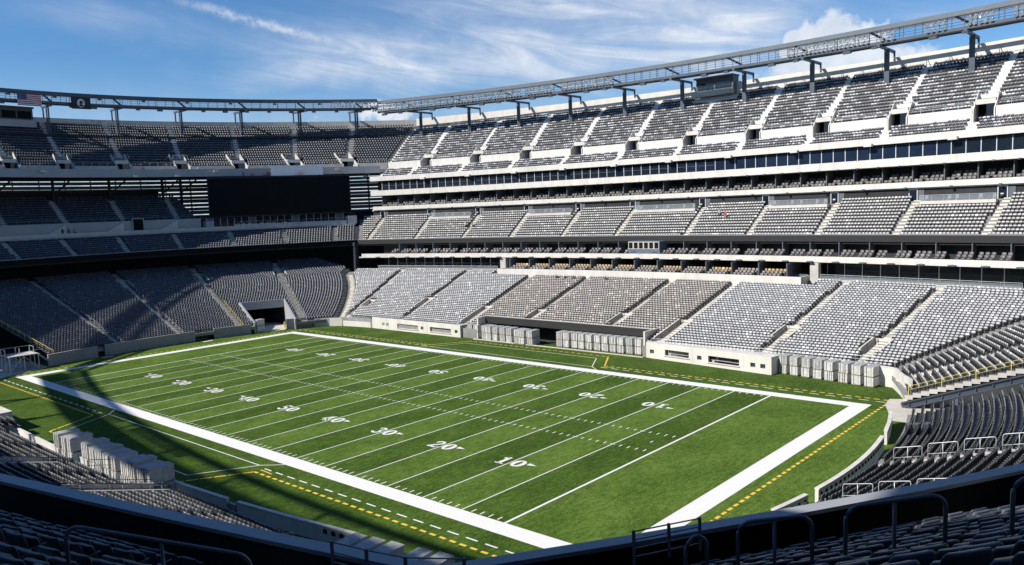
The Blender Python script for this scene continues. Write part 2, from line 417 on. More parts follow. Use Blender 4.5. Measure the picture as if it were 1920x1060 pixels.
# border frame in four strips
fbox('border_strip', -E_ - B, E_ + B, -W - B, -W); fbox('border_strip', -E_ - B, E_ + B, W, W + B)
fbox('border_strip', -E_ - B, -E_, -W, W); fbox('border_strip', E_, E_ + B, -W, W)
for i in range(-10, 11):
    x = i * 5 * Y_; h = .115 if abs(i) == 10 else .062
    fbox('goal_line' if abs(i) == 10 else 'yard_line', x - h, x + h, -W, W)
tick = bpy.data.meshes.new('hash_mark'); tick.from_pydata([(-.06, -.3, 0), (.06, -.3, 0), (.06, .3, 0), (-.06, .3, 0)], [], [(0, 1, 2, 3)]); tick.materials.append(MT['line'])
many = MB(); nt_ = 0
spots = []
for yd in range(-49, 50):
    if yd % 5 == 0: continue
    for y in (-2.82, 2.82, -W + .45, W - .45): spots.append((yd * Y_, y))
spots += [(48 * Y_, 0), (-48 * Y_, 0)]
spots.sort(key=lambda p: (p[0] - CAM.x) ** 2 + (p[1] - CAM.y) ** 2)
for k, (x, y) in enumerate(spots):
    if k < 290: link('hash_mark', tick, field, (x, y, ZL))
    else: many.quad((x - .06, y - .3, ZL), (x + .06, y - .3, ZL), (x + .06, y + .3, ZL), (x - .06, y + .3, ZL))
for i in range(-9, 10):
    for y in (-2.82, 2.82): x = i * 5 * Y_; many.quad((x - .3, y - .05, ZL + .004), (x + .3, y - .05, ZL + .004), (x + .3, y + .05, ZL + .004), (x - .3, y + .05, ZL + .004))
o = many.build('small_field_marks', 'line', field); o['kind'] = 'stuff'
# yard numbers: slab-serif digits from strokes
def ribbon(mb, pts, w, fn, closed=False):
    P = [Vector((*p, 0)) for p in pts]; n = len(P); L_ = []; R_ = []
    for i in range(n):
        a = P[(i - 1) % n] if (closed or i) else P[i]; b = P[(i + 1) % n] if (closed or i < n - 1) else P[i]
        t = (b - a).normalized(); nn = Vector((-t.y, t.x, 0)); ww = w[i] if isinstance(w, (list, tuple)) else w
        L_.append(P[i] + nn * ww / 2); R_.append(P[i] - nn * ww / 2)
    for i in range(n - (0 if closed else 1)):
        j = (i + 1) % n; mb.poly([fn(*L_[i][:2]), fn(*R_[i][:2]), fn(*R_[j][:2]), fn(*L_[j][:2])])
def arc(cx, cy, rx, ry, a0, a1, n=14): return [(cx + rx * math.cos(math.radians(lerp(a0, a1, i / n))), cy + ry * math.sin(math.radians(lerp(a0, a1, i / n)))) for i in range(n + 1)]
def digit(ch, fn):
    mb = MB()
    if ch == '0':
        p = arc(0, .915, .40, .74, 0, 360, 28)[:-1]; ribbon(mb, p, [.18 + .22 * abs(math.cos(2 * math.pi * i / 28)) for i in range(28)], fn, True)
    if ch == '1': ribbon(mb, [(0, .1), (0, 1.83)], .36, fn); ribbon(mb, [(-.42, .1), (.42, .1)], .2, fn); ribbon(mb, [(-.42, 1.38), (-.05, 1.72)], .24, fn)
    if ch == '2': ribbon(mb, arc(0, 1.36, .38, .36, 190, -35, 16) + [(-.36, .26)], .28, fn); ribbon(mb, [(-.55, .14), (.55, .14)], .28, fn); ribbon(mb, [(.45, .1), (.5, .48)], .16, fn)
    if ch == '3': ribbon(mb, arc(0, 1.38, .36, .34, 175, -80, 14), .27, fn); ribbon(mb, arc(0, .52, .40, .42, 85, -165, 14), .30, fn)
    if ch == '4': ribbon(mb, [(.18, .08), (.18, 1.8)], .34, fn); ribbon(mb, [(.1, 1.75), (-.5, .58)], .2, fn); ribbon(mb, [(-.58, .52), (.58, .52)], .24, fn); ribbon(mb, [(-.15, .09), (.5, .09)], .18, fn)
    if ch == '5': ribbon(mb, [(-.40, 1.68), (.46, 1.68)], .28, fn); ribbon(mb, [(-.33, 1.7), (-.36, .98)], .22, fn); ribbon(mb, arc(-.02, .58, .44, .44, 130, -160, 16), .29, fn)
    return mb
for sgn in (-1, 1):
    for i in range(-4, 5):
        num = str(50 - abs(i) * 10); x0 = i * 10 * Y_; yc = sgn * 12.95
        side_dir = 1 if sgn < 0 else -1                        # reading direction seen from that sideline
        for k, ch in enumerate(num):
            dx = -.86 if k == 0 else .86
            fn = lambda p, q, dx=dx, x0=x0, s=side_dir, yc=yc: (x0 + s * (dx + p * 1.12), yc + s * (q - .915) * 1.08, ZL + .008)
            o = digit(ch, fn).build('yard_number', 'line', field)
        if i:
            s = 1 if i > 0 else -1; q = MB(); e = s * (2.02 if s * side_dir > 0 else 2.08)
            yy = yc + side_dir * .35
            q.poly([(x0 + e - s * .28, yy - .30, ZL + .008), (x0 + e - s * .28, yy + .30, ZL + .008), (x0 + e + s * .72, yy, ZL + .008)])
            q.build('number_arrow', 'line', field)
# bench boxes and coaching lines
def fline(name, pts, w, m='line', dash=None, z=ZL):
    q = MB()
    for a, b in zip(pts, pts[1:]):
        a = Vector((*a, 0)); b = Vector((*b, 0)); t = b - a; Ln = t.length; t.normalize(); n = Vector((-t.y, t.x, 0)) * w / 2
        x = 0
        while x < Ln - .02:
            e = min(Ln, x + (dash[0] if dash else Ln)); p0 = a + t * x; p1 = a + t * e
            q.quad(*[(v.x, v.y, z) for v in (p0 - n, p1 - n, p1 + n, p0 + n)]); x = e + (dash[1] if dash else 0)
    return q.build(name, m, field)
for s in (-1, 1):
    fline('bench_line', [(-19.2, s * 26.25), (-17.3, s * 27.8), (-14.1, s * 33.6), (14.1, s * 33.6), (17.3, s * 27.8), (19.2, s * 26.25)], .12, z=ZL + .004)
    fline('bench_line', [(-17.3, s * 27.8), (17.3, s * 27.8)], .12)
    for e in (-1, 1):
        fline('white_dash_line', [(e * 18.6, s * 28.1), (e * 57.6, s * 28.1)], .16, dash=(1.15, .75))
        fline('yellow_dash_line', [(e * 18.6, s * 29.2), (e * 57.6, s * 29.2)], .26, 'yline', (.62, .42))
        fline('yellow_dash_line', [(e * 18.6, s * 29.2), (e * 15.0, s * 35.5)], .24, 'yline', (1.1, .15))
        fline('yellow_dash_line', [(e * 18.6, s * 28.5), (e * 20.6, s * 28.6)], .16, 'yline')
    fline('yellow_dash_line', [(-15, s * 35.5), (15, s * 35.5)], .24, 'yline', (.7, .5))
for e in (-1, 1): fline('yellow_dash_line', [(e * 57.9, -28.9), (e * 57.9, 28.9)], .28, 'yline', (.62, .42))
# paved aprons at the corner tunnels, on top of the turf
def apron(name, pts, z=.012):
    q = MB(); q.poly([(x, y, z) for x, y in pts]); return structure(q.build(name, 'paving'))
apron('paving', [(-62.5, 20.5), (-61.0, 26.8), (-66, 31.5), (-84, 38), (-84, 25)])
apron('paving', [(60.4, 20.5), (57.8, 27.2), (57.5, 30), (84, 45), (84, 21)])
apron('paving', [(-61.4, -19.5), (-58, -27.5), (-58, -31), (-84, -45), (-84, -20)])

# ------------------------------------------------------------------ walls round the field
def wall_poly(name, pts, h, th, m, label=None, parent=None, z0=0.0, cap=None, cat='wall'):
    """wall that follows pts; h a number or one height per point"""
    hs = h if isinstance(h, (list, tuple)) else [h] * len(pts)
    mb = MB(); c = MB(); P = [Vector((*p, 0)) for p in pts]; rings = []
    nn = []
    for i in range(len(P)):
        t = (P[min(i + 1, len(P) - 1)] - P[max(i - 1, 0)]).normalized(); nn.append(Vector((-t.y, t.x, 0)))
    for i, p in enumerate(P):
        a, b = p - nn[i] * th / 2, p + nn[i] * th / 2; k = len(mb.v)
        mb.v += [(a.x, a.y, z0), (b.x, b.y, z0), (b.x, b.y, hs[i]), (a.x, a.y, hs[i])]; rings.append(k)
    for a, b in zip(rings, rings[1:]):
        for q in range(4): mb.f.append((a + q, a + (q + 1) % 4, b + (q + 1) % 4, b + q))
    mb.f.append(tuple(rings[0] + q for q in range(4))); mb.f.append(tuple(rings[-1] + q for q in (3, 2, 1, 0)))
    o = mb.build(name, m, parent)
    if cap:
        cb = MB(); rg = []
        for i, p in enumerate(P):
            a, b = p - nn[i] * (th / 2 + .05), p + nn[i] * (th / 2 + .05); k = len(cb.v)
            cb.v += [(a.x, a.y, hs[i] + .002), (b.x, b.y, hs[i] + .002), (b.x, b.y, hs[i] + .09), (a.x, a.y, hs[i] + .09)]; rg.append(k)
        for a, b in zip(rg, rg[1:]):
            for q in range(4): cb.f.append((a + q, a + (q + 1) % 4, b + (q + 1) % 4, b + q))
        cb.f.append(tuple(rg[0] + q for q in range(4))); cb.f.append(tuple(rg[-1] + q for q in (3, 2, 1, 0)))
        cb.build('coping', cap, o)
    if label: tag(o, label, cat)
    return o
# far side: low precast boxes with slot windows either side of the dark centre board
def slot_wall(name, x0, x1, y0, y1, h, slots, vents, label):
    T = thing(name, label, 'wall', ((x0 + x1) / 2, (y0 + y1) / 2, 0))
    Lx = math.hypot(x1 - x0, y1 - y0); ux, uy = (x1 - x0) / Lx, (y1 - y0) / Lx; T.rotation_euler = (0, 0, math.atan2(uy, ux)); half = Lx / 2
    opens = sorted([(a, b, z0, z1) for a, b, z0, z1 in slots] + [(v - .38, v + .38, .75, 1.35) for v in vents])
    mb = MB(); x = -half; th = .3
    for a, b, z0, z1 in opens:
        if a - x > .01: mb.box(((x + a) / 2, 0, h / 2), (a - x, th, h))
        mb.box(((a + b) / 2, 0, z0 / 2), (b - a, th, z0)); mb.box(((a + b) / 2, 0, (z1 + h) / 2), (b - a, th, h - z1)); x = b
    if half - x > .01: mb.box(((x + half) / 2, 0, h / 2), (half - x, th, h))
    mb.build('wall_panel', 'white', T)
    bk = MB(); bk.box((0, 2.2, .9), (Lx - .4, .1, 1.8)); bk.build('dark_backing', 'dark', T)
    rf = MB(); rf.box((0, 1.3, h - .12), (Lx, 2.4, .2)); rf.build('roof_slab', 'white', T)
    for s in (-1, 1):
        e = MB(); e.box((s * (half - .15), 1.28, h / 2 - .12), (.28, 2.2, h - .26)); e.build('end_wall', 'white', T)
    for a, b, z0, z1 in slots:
        sl = MB(); sl.box(((a + b) / 2, -.22, z0 - .04), (b - a + .2, .16, .08)); sl.build('sill', 'white', T)
        fr = MB(); fr.box(((a + b) / 2, .6, z0 + .28), (b - a, .5, .06)); fr.box((a + .5, .6, z0 + .1), (.4, .4, .3)); fr.build('bench', 'railpale', T)
    for v in vents:
        fr = MB()
        for k in range(4): fr.box((v, .05, .82 + k * .15), (.74, .06, .05))
        fr.box((v, .05, 1.05), (.06, .05, .6)); fr.build('vent_louvre', 'steel', T)
    j = MB()
    for k in range(1, 5): j.box((-half + Lx * k / 5, -.157, h * .55), (.03, .012, h * .8))
    j.build('panel_joint', 'concrete', T)
    return T
slot_wall('field_suite_wall', 20.4, 41.2, 38.1, 35.6, 2.45, [(-7.0, -2.7, .72, 1.62), (.6, 5.6, .60, 1.55)], [-.9, 7.7, 9.2, -9.4], 'white precast wall with two dark slot windows, between stacked panels and right seats')
slot_wall('field_suite_wall', -45.2, -19.4, 37.9, 37.8, 2.3, [(-5.0, 1.2, .55, 1.45), (4.6, 10.4, .55, 1.45)], [-9.3, -8.0, 2.4, 11.8], 'white precast wall with two dark slot windows, in front of far left seats')
wall_poly('field_wall', [(-45.4, 37.9), (-50, 37.4), (-53.6, 36.7)], 1.15, .2, 'white', 'low white wall under glass rail at the far left corner')
wall_poly('field_wall', [(-53.8, 36.6), (-56.4, 35.2), (-58.6, 32.6)], 1.75, .25, 'white', 'pale lavender wall panel turning the far left corner of the field')
wall_poly('field_wall', [(-58.7, 32.4), (-60.0, 29.6), (-60.9, 27.2)], 2.2, .3, 'greywall', 'grey upright wall panels beside the far corner tunnel mouth')
wall_poly('field_wall', [(-62.1, 19.5), (-63.2, 15.6), (-63.9, 12.2)], 1.95, .3, 'greywall', 'short grey end wall between tunnel mouth and gate gap', cap='fasciagrey')
wall_poly('field_wall', [(-64.1, 8.3), (-64.4, 3), (-64.4, -3), (-63.9, -9.2)], 1.95, .3, 'greywall', 'long grey end wall below the shaded left stand', cap='fasciagrey')
wall_poly('field_wall', [(-63.6, -10.6), (-63.0, -15), (-62.0, -19.4)], 1.95, .3, 'greywall', 'left grey end wall beside the scaffold platform', cap='fasciagrey')
wall_poly('field_wall', [(-60, -35.4), (-45, -37.6), (-30, -38.3), (-16, -38.6), (-5, -38.8), (12.4, -38.4)], .95, .22, 'white', 'thin white wall along the near left sideline', cap='white')
wall_poly('field_wall', [(12.5, -38.2), (13.2, -37.0), (20, -36.7), (26.2, -36.2)], 1.15, .25, 'white', 'plain sunlit white wall right of the near stacked panels', cap='white')
hw = wall_poly('field_wall', [(27.6, -36.1), (34, -35.3), (40.4, -34.4)], 1.15, .25, 'white', 'white near wall with a row of dark arched openings', cap='white')
vm = MB()
arch = [(-.2, -.16), (.2, -.16), (.2, .05)] + arc(0, .05, .2, .17, 0, 180, 8)[1:]
vm.prism(arch, lambda p, q, w: (p, w, q), -.02, .03); am = vm.mesh('arched_vent'); am.materials.append(MT['black'])
for k in range(15):
    x = 28.3 + k * .84; y = lerp(-36.0, -34.4, (x - 27.6) / 12.8) - .16
    link('arched_vent', am, hw, (x, y, .8), .12)
wall_poly('gate_block', [(26.3, -36.25), (27.5, -36.15)], .95, .3, 'greywall', 'small grey gate block in the near white wall', cat='gate')
wall_poly('field_wall', [(41.0, -37.4), (52, -36.2), (56, -34), (60.2, -19.5)], 1.0, .25, 'white', 'near corner field wall behind the bluish panel stacks')
# right end wall
def rx(y): return 63.3 - y * y / 140
def wall_right(y0, y1, h, label, vents=True):
    ys = [lerp(y0, y1, i / 8) for i in range(9)]
    w = wall_poly('field_wall', [(rx(y), y) for y in ys], h, .28, 'white', label, cap='white')
    if vents:
        n = int(abs(y1 - y0) / .85)
        for k in range(n):
            y = lerp(y0, y1, (k + .5) / n); a = math.atan2(-y / 70, 1)
            link('arched_vent', am, w, (rx(y) + .17, y, h - .38), -math.pi / 2 + a * -1).scale = (.7, 1, .7)
wall_right(9.5, -7.6, 1.35, 'long white curved wall with dark round holes in front of right end seats')
wall_right(-9.2, -13.6, 1.35, 'short white wall with dark holes between two gates, right end')
wall_right(-15.4, -19.3, 1.35, 'white wall piece nearest the camera at the right end')
wall_poly('field_wall', [(rx(19), 19), (rx(15), 15), (rx(11.5), 11.5)], 1.3, .25, 'white', 'thin white wall at the right end tunnel beside the paving', cap='white')
wall_poly('field_wall', [(41.6, 38.6), (48, 37.9), (53, 37.0), (56.2, 36.2)], 2.4, .3, 'white', 'cream wall behind the far right panel stacks', cap='white')
wall_poly('field_wall', [(56.3, 36.1), (58.2, 32.4), (60.2, 28.2)], [2.5, 2.6, 3.0], .35, 'white', 'tall white slanted end wall at the right tunnel')

# ------------------------------------------------------------------ lower stands
SEAT_PALE = (.40, .405, .42); SEAT_TAUPE = (.33, .305, .285); SEAT_GREY = (.46, .45, .44); SEAT_SHADED = (.12, .13, .155); SEAT_TOP = (.54, .54, .56)  # end stands: same grey seats, with their shade put into the colour
F0, FT, FR, FZ = 38.2, .817, .2467, 1.75           # long sides: first row, tread, riser, first floor level
E0, ET, ER, EZ = 64.7, .82, .258, 1.5              # ends
def f_rows(n): return [(F0 + FT * i, F0 + FT * (i + 1), FZ + FR * i) for i in range(n)]
def e_rows(n): return [(E0 + ET * i, E0 + ET * (i + 1), EZ + ER * i) for i in range(n)]
def lim_f(d, z): x = mitre(d, E0 + (z - EZ) / ER * ET)[0]; return (-x, x)
def lim_e(d, z): y = mitre(min(F0 + (z - FZ) / FR * FT, 66), d)[1]; return (-y, y)
KF, KE = .0036, .0125
FU = [-53.5, -36.6, -19.8, -7.0, 10.3, 21.8, 38.4, 51.2]
FV = [(-51.6, 6, 11), (-36.6, 8, 14), (-19.8, 2, 11), (-7.0, 7, 11), (10.3, 7, 12), (21.8, 2, 11), (38.4, 7, 12), (51.2, 5, 10)]
def span(u, w, k, d0, d): c = u * (1 + k * (d - d0)); return (c - w, c + w)

def vomitory(side, u, kf, d0, rows, i0, i1, parent, half=1.15, m='pale', wall=.75, dark='concrete'):
    """sunken exit: floor, two cheek walls following the rake, back wall with a door"""
    T = MB(); dF, dB = rows[i0][0], rows[i1 - 1][1]; zf = rows[i0][2] - .1; c = lambda d: u * (1 + kf * (d - d0))
    zg = .02 if zf < 2.6 else zf - .2
    fl = MB(); fl.hexa([pt(side, c(dF) - half, dF, zg), pt(side, c(dF) + half, dF, zg), pt(side, c(dB) + half, dB, zg), pt(side, c(dB) - half, dB, zg)],
                       [pt(side, c(dF) - half, dF, zf), pt(side, c(dF) + half, dF, zf), pt(side, c(dB) + half, dB, zf), pt(side, c(dB) - half, dB, zf)])
    fl.build('exit_floor', dark, parent)
    for sg in (-1, 1):
        w = MB(); a, b = sg * half, sg * (half + .22)
        if a > b: a, b = b, a
        zb = rows[i1 - 1][2]
        w.hexa([pt(side, c(dF) + a, dF, zf - .2), pt(side, c(dF) + b, dF, zf - .2), pt(side, c(dB) + b, dB, zf - .2), pt(side, c(dB) + a, dB, zf - .2)],
               [pt(side, c(dF) + a, dF, zf + wall), pt(side, c(dF) + b, dF, zf + wall), pt(side, c(dB) + b, dB, zb + wall), pt(side, c(dB) + a, dB, zb + wall)])
        w.build('exit_cheek_wall', m, parent)
    zb = rows[i1 - 1][2]; w = MB(); h2 = half + .22
    w.hexa([pt(side, c(dB) - h2, dB + .01, zf), pt(side, c(dB) + h2, dB + .01, zf), pt(side, c(dB) + h2, dB + .2, zf), pt(side, c(dB) - h2, dB + .2, zf)],
           [pt(side, c(dB) - h2, dB + .01, zb + wall * .8), pt(side, c(dB) + h2, dB + .01, zb + wall * .8), pt(side, c(dB) + h2, dB + .2, zb + wall * .8), pt(side, c(dB) - h2, dB + .2, zb + wall * .8)])
    bw_ = w.build('exit_back_wall', m, parent)
    d_ = MB(); d_.hexa([pt(side, c(dB) - .7, dB - .04, zf), pt(side, c(dB) + .7, dB - .04, zf), pt(side, c(dB) + .7, dB, zf), pt(side, c(dB) - .7, dB, zf)],
           [pt(side, c(dB) - .7, dB - .04, zf + 1.0), pt(side, c(dB) + .7, dB - .04, zf + 1.0), pt(side, c(dB) + .7, dB, zf + 1.0), pt(side, c(dB) - .7, dB, zf + 1.0)])
    d_.build('exit_opening', 'dark', bw_)
    r = MB(); r.tube([pt(side, c(dF) - half - .1, dF, zf + wall + .3), pt(side, c(dB) - half - .1, dB, zb + wall + .35), pt(side, c(dB) + half + .1, dB, zb + wall + .35)], .03, 5); r.build('handrail', 'raildark', parent)

def lower_long(side, label, s_show=None, lod=1, dz=0.0):
    T = thing('lower_grandstand', label, 'grandstand', (0, (1 if side == 'far' else -1) * 48, 0))
    par = lambda o: (setattr(o, 'matrix_parent_inverse', Matrix.Translation(-T.location)), o)[1]
    rows = [(a, b, c + dz) for a, b, c in f_rows(33)]; ext = []
    lim_f = lambda d, z: globals()['lim_f'](d, z - dz)
    for u in FU: ext += [u - .6, u + .6]
    for u, a, b in FV: ext += [u - 1.15, u + 1.15]
    us = breaks(-74, 74, 3.0, ext + [-15.6, 19.6, -30.5, 35.5])
    holes = [(u - 1.15, u + 1.15, a, b) for u, a, b in FV] + [(-30.5, 35.5, 30, 40), (-15.6, 19.6, 0, 4)]
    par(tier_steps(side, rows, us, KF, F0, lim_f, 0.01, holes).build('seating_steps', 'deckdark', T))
    for i, (d, dn, z) in enumerate(rows):
        a, b = lim_f(d + .5, z)
        if s_show: a, b = max(a, s_show[0]), min(b, s_show[1])
        else: a += 1.7; b -= .5
        sk = [span(u, .72, KF, F0, d) for u in FU] + [span(u, 1.45, KF, F0, d) for u, p, q in FV if p <= i < q]
        if i >= 30: sk.append((-32.5, 37.6))
        if i < 4 : sk.append((-15.8, 19.8))
        if i < 5 and side == 'near': sk.append((-46, -18.4))
        cc = [(-1e3, -20.2 * (1 + KF * (d - F0)), SEAT_PALE), (-20.2 * (1 + KF * (d - F0)), 22.2 * (1 + KF * (d - F0)), SEAT_TAUPE), (22.2 * (1 + KF * (d - F0)), 1e3, SEAT_PALE)]
        for p, q, c in cc:
            if side == 'near': c = SEAT_PALE
            if min(q, b) - max(p, a) > 1: seat_row(side, z, d + .55, max(p, a), min(q, b), sk, c, .22, lod)
    for u in FU: 
        i0 = 4 if -15.6 < u < 19.6 else 0
        par(aisle(side, u, KF, F0, rows[:30] if -30 < u < 35 else rows, T, i0=i0))
        par(slope_rail(side, u, KF, F0, rows[:30] if -30 < u < 35 else rows, T, dx=-.75, i0=i0, material='raildark', h=.8, r=.045 if -22 < u < 24 else .025))
    n0 = len(T.children)
    for u, a, b in FV: vomitory(side, u, KF, F0, rows, a, b, T)
    for o in T.children: par(o)
    return T
far_low = lower_long('far', 'sunlit lower stand along the far sideline, grey and taupe seats', lod=1)
near_low = lower_long('near', 'lower stand along the near sideline, partly in shade at bottom left', s_show=(-46, 57), lod=0, dz=-.55)
# front parapets and rails of the far lower stand
def front_glass(side, s0, s1, d, z, h, name, label, pitch=1.9, m='railpale'):
    T = thing(name, label, 'railing', pt(side, (s0 + s1) / 2, d, z)); L_ = Vector(T.location)
    n = max(1, int(abs(s1 - s0) / pitch)); tp = []; pm = MB(); pm.box((0, 0, h / 2), (.05, .05, h)); pm = pm.mesh('post'); pm.materials.append(MT[m])
    for i in range(n + 1):
        s = lerp(s0, s1, i / n); p = Vector(pt(side, s, d, z)) - L_; q = p + Vector((0, 0, h)); tp.append(q); link('post', pm, T, p)
    r = MB(); r.tube(tp, .03, 5); r.tube([p - Vector((0, 0, h * .5)) for p in tp], .02, 5); r.build('top_rail', m, T)
    return T
MT['clear'] = mat('clear_balustrade', (.55, .62, .68), .1, .05, 1.0, alpha=.13)
def glass_panels(T, side, s0, s1, d, z0, z1, pitch):
    L_ = Vector(T.location); n = max(1, int(abs(s1 - s0) / pitch))
    for i in range(n):
        a, b = lerp(s0, s1, (i + .03) / n), lerp(s0, s1, (i + .97) / n); q = MB()
        P = [Vector(pt(side, x, dd, zz)) - L_ for x, dd, zz in ((a, d, z0), (b, d, z0), (b, d + .02, z0), (a, d + .02, z0))]; Q = [p + Vector((0, 0, z1 - z0)) for p in P]
        q.hexa(P, Q); q.build('glass_panel', 'clear', T)
T = front_glass('far', -53.4, -45.6, 38.1, 1.2, 1.0, 'balustrade', 'glass rail on low white wall at the far left corner seats'); glass_panels(T, 'far', -53.4, -45.6, 38.1, 1.25, 2.1, 1.9)
mt_ = MB()
for i, (d, dn, z) in enumerate(f_rows(30)):
    a, b = lim_f(d, z)[0] + .9, lim_f(dn, z)[0] + .9
    for zz, q0 in ((z, 0), (z + FR / 2, .5)):
        d1_, a1_ = lerp(d, dn, q0), lerp(a, b, q0)
        mt_.hexa([pt('far', a1_ - .65, d1_, zz - .1), pt('far', a1_ + .65, d1_, zz - .1), pt('far', b + .65, dn - .004, zz - .1), pt('far', b - .65, dn - .004, zz - .1)], [pt('far', a1_ - .65, d1_, zz + .015), pt('far', a1_ + .65, d1_, zz + .015), pt('far', b + .65, dn - .004, zz + .015), pt('far', b - .65, dn - .004, zz + .015)])
mt_.build('aisle_stairs', 'stair', far_low).matrix_parent_inverse = Matrix.Translation(-Vector(far_low.location))
front_glass('far', -44.9, -19.7, 38.2, 2.3, .75, 'railing', 'thin rail along the front row above the left slot window wall', 2.0)
front_glass('far', 22.6, 40.8, 37.5, 2.45, .75, 'railing', 'thin rail along the front row above the right slot window wall', 2.0)
front_glass('far', 41.6, 55.9, 38.5, 2.45, .85, 'railing', 'thin rail on cream wall behind the far right panel stacks', 2.0)
# dark centre board, with the recess below it
T = thing('display_board', 'long dark ribbon board below the centre seats, above stacked panels', 'board', pt('far', 2, 40.2, 2.6)); L_ = Vector(T.location)
def rel(mb, L_): mb.v = [tuple(Vector(p) - L_) for p in mb.v]; return mb
rel(strip('far', 40.6, 40.9, 2.75, 3.95, -15.5, 19.5), L_).build('screen', 'ribbon', T)
rel(strip('far', 40.9, 41.6, 3.6, 3.97, -15.6, 19.6), L_).build('top_cap', 'concrete', T)
rel(strip('far', 43.6, 43.8, 0.02, 2.9, -15.6, 19.6), L_).build('recess_back', 'dark', T)
for s_ in (-15.7, 19.7):
    rel(strip('far', 38.6, 43.8, .02, 3.9, s_ - .15, s_ + .15), L_).build('recess_end_wall', 'pale', T)
# kerb line between turf and the recess
kb = MB(); kb.box((2, 37.6, .06), (36, .35, .12)); structure(kb.build('kerb', 'paving'))

def lower_end(side, label, ulo, uhi, aisles, holes, lod, col, nrows=43, corner=None, mat_='deckdark'):
    sg = -1 if side == 'left' else 1
    T = thing('lower_grandstand', label, 'grandstand', (sg * 75, 0, 0)); inv = Matrix.Translation(-T.location)
    rows = e_rows(nrows); ext = []
    for u in aisles: ext += [u - .6, u + .6]
    for h in holes: ext += [h[0], h[1]]
    us = breaks(ulo, uhi, 2.0, [e for e in ext if ulo < e < uhi])
    tier_steps(side, rows, us, KE, E0, lim_e, EZ - .6, holes).build('seating_steps', mat_, T)
    for i, (d, dn, z) in enumerate(rows):
        a, b = lim_e(d + .5, z); f = 1 + KE * (d + .5 - E0); a, b = max(a + .4, ulo * f), min(b - .4, uhi * f)
        sk = [span(u, .72, KE, E0, d) for u in aisles] + [(h[0] * f - .4, h[1] * f + .4) for h in holes if h[2] <= i < h[3]]
        seat_row(side, z, d + .56, a, b, sk, col, .3, lod, bright=.14)
    for u in aisles: aisle(side, u, KE, E0, rows, T)
    for o in T.children: o.matrix_parent_inverse = inv
    return T, rows
left_low, LR = lower_end('left', 'shaded lower stand behind the left end wall', -18.3, 62, [-6.3, 5.6, 17.6, 30.3], [(20.6, 28.4, 0, 13), (5.0, 6.2, 31, 37), (17.0, 18.2, 31, 37), (29.7, 30.9, 32, 37)], 1, SEAT_SHADED)
inv = Matrix.Translation(-left_low.location)
for u, i1 in ((-6.3, 30), (5.6, 30), (17.6, 30), (30.3, 31)):
    for dx in (-.7, .7): slope_rail('left', u, KE, E0, LR, left_low, dx=dx, material='railyellow' if u == 17.6 and dx > 0 else 'railpale', h=.85, r=.022, i1=16 if u == 17.6 and dx > 0 else i1, posts=2).matrix_parent_inverse = inv
slope_rail('left', -18.1, KE, E0, LR, left_low, material='railyellow', h=.95, r=.04, i1=26, posts=2).matrix_parent_inverse = inv
for u in (5.6, 17.6, 30.3):
    n = len(left_low.children); vomitory('left', u, KE, E0, LR, 31, 37, left_low, half=.85 * 1.4, wall=.6, m='concrete', dark='dark')
for o in left_low.children: o.matrix_parent_inverse = inv
# tunnel mouth in the left stand
T = thing('tunnel_mouth', 'wide dark tunnel opening in the far corner of the left stand', 'tunnel', pt('left', 27, 70, 0)); L_ = Vector(T.location)
f13 = 1 + KE * (13 * ET)
zT = LR[13][2]
for u, nm in ((20.6, -1), (28.4, 1)):
    w = MB(); dF, dB = LR[0][0], LR[12][1]; c = lambda d: u * (1 + KE * (d - E0)); a, b = (-.3, 0) if nm < 0 else (0, .3)
    w.hexa([pt('left', c(dF) + a, dF, 0), pt('left', c(dF) + b, dF, 0), pt('left', c(dB) + b, dB, 0), pt('left', c(dB) + a, dB, 0)],
           [pt('left', c(dF) + a, dF, LR[0][2] + .75), pt('left', c(dF) + b, dF, LR[0][2] + .75), pt('left', c(dB) + b, dB, zT + .8), pt('left', c(dB) + a, dB, zT + .8)])
    rel(w, L_).build('side_wall', 'fasciagrey', T)
rel(strip('left', LR[12][1] - .1, LR[12][1] + .25, zT - 1.0, zT + .75, 20.6 * f13 - .3, 28.4 * f13 + .3), L_).build('lintel', 'fasciagrey', T)
rel(strip('left', LR[12][1] + 12, LR[12][1] + 12.2, 0, zT, 20.6 * f13 - 3, 28.4 * f13 + 3), L_).build('tunnel_back', 'black', T)
rel(strip('left', LR[12][1] + .3, LR[12][1] + 12, zT - .9, zT - .6, 20.6 * f13 - 1, 28.4 * f13 + 1), L_).build('tunnel_ceiling', 'black', T)
for u in (20.2, 28.8): rel(strip('left', LR[12][1] + .3, LR[12][1] + 12, 0, zT, u * f13 - .3, u * f13 + .1), L_).build('tunnel_side', 'dark', T)
# right end stand and its corner piece beyond the tunnel
right_low, RR = lower_end('right', 'lower stand at the right end, dark seats seen from behind', -60, 18.2, [-12.2 / 1.02, 0.0], [], 0, SEAT_SHADED, 30)
corner_low, CR = lower_end('right', 'corner block of far stand ending at a yellow rail, right side', 26.6, 62, [33.5], [], 0, SEAT_PALE, 30)
corner_low['category'] = 'grandstand'; inv = Matrix.Translation(-corner_low.location)
slope_rail('right', 26.7, KE, E0, CR, corner_low, material='railyellow', h=1.0, r=.028, posts=4).matrix_parent_inverse = inv
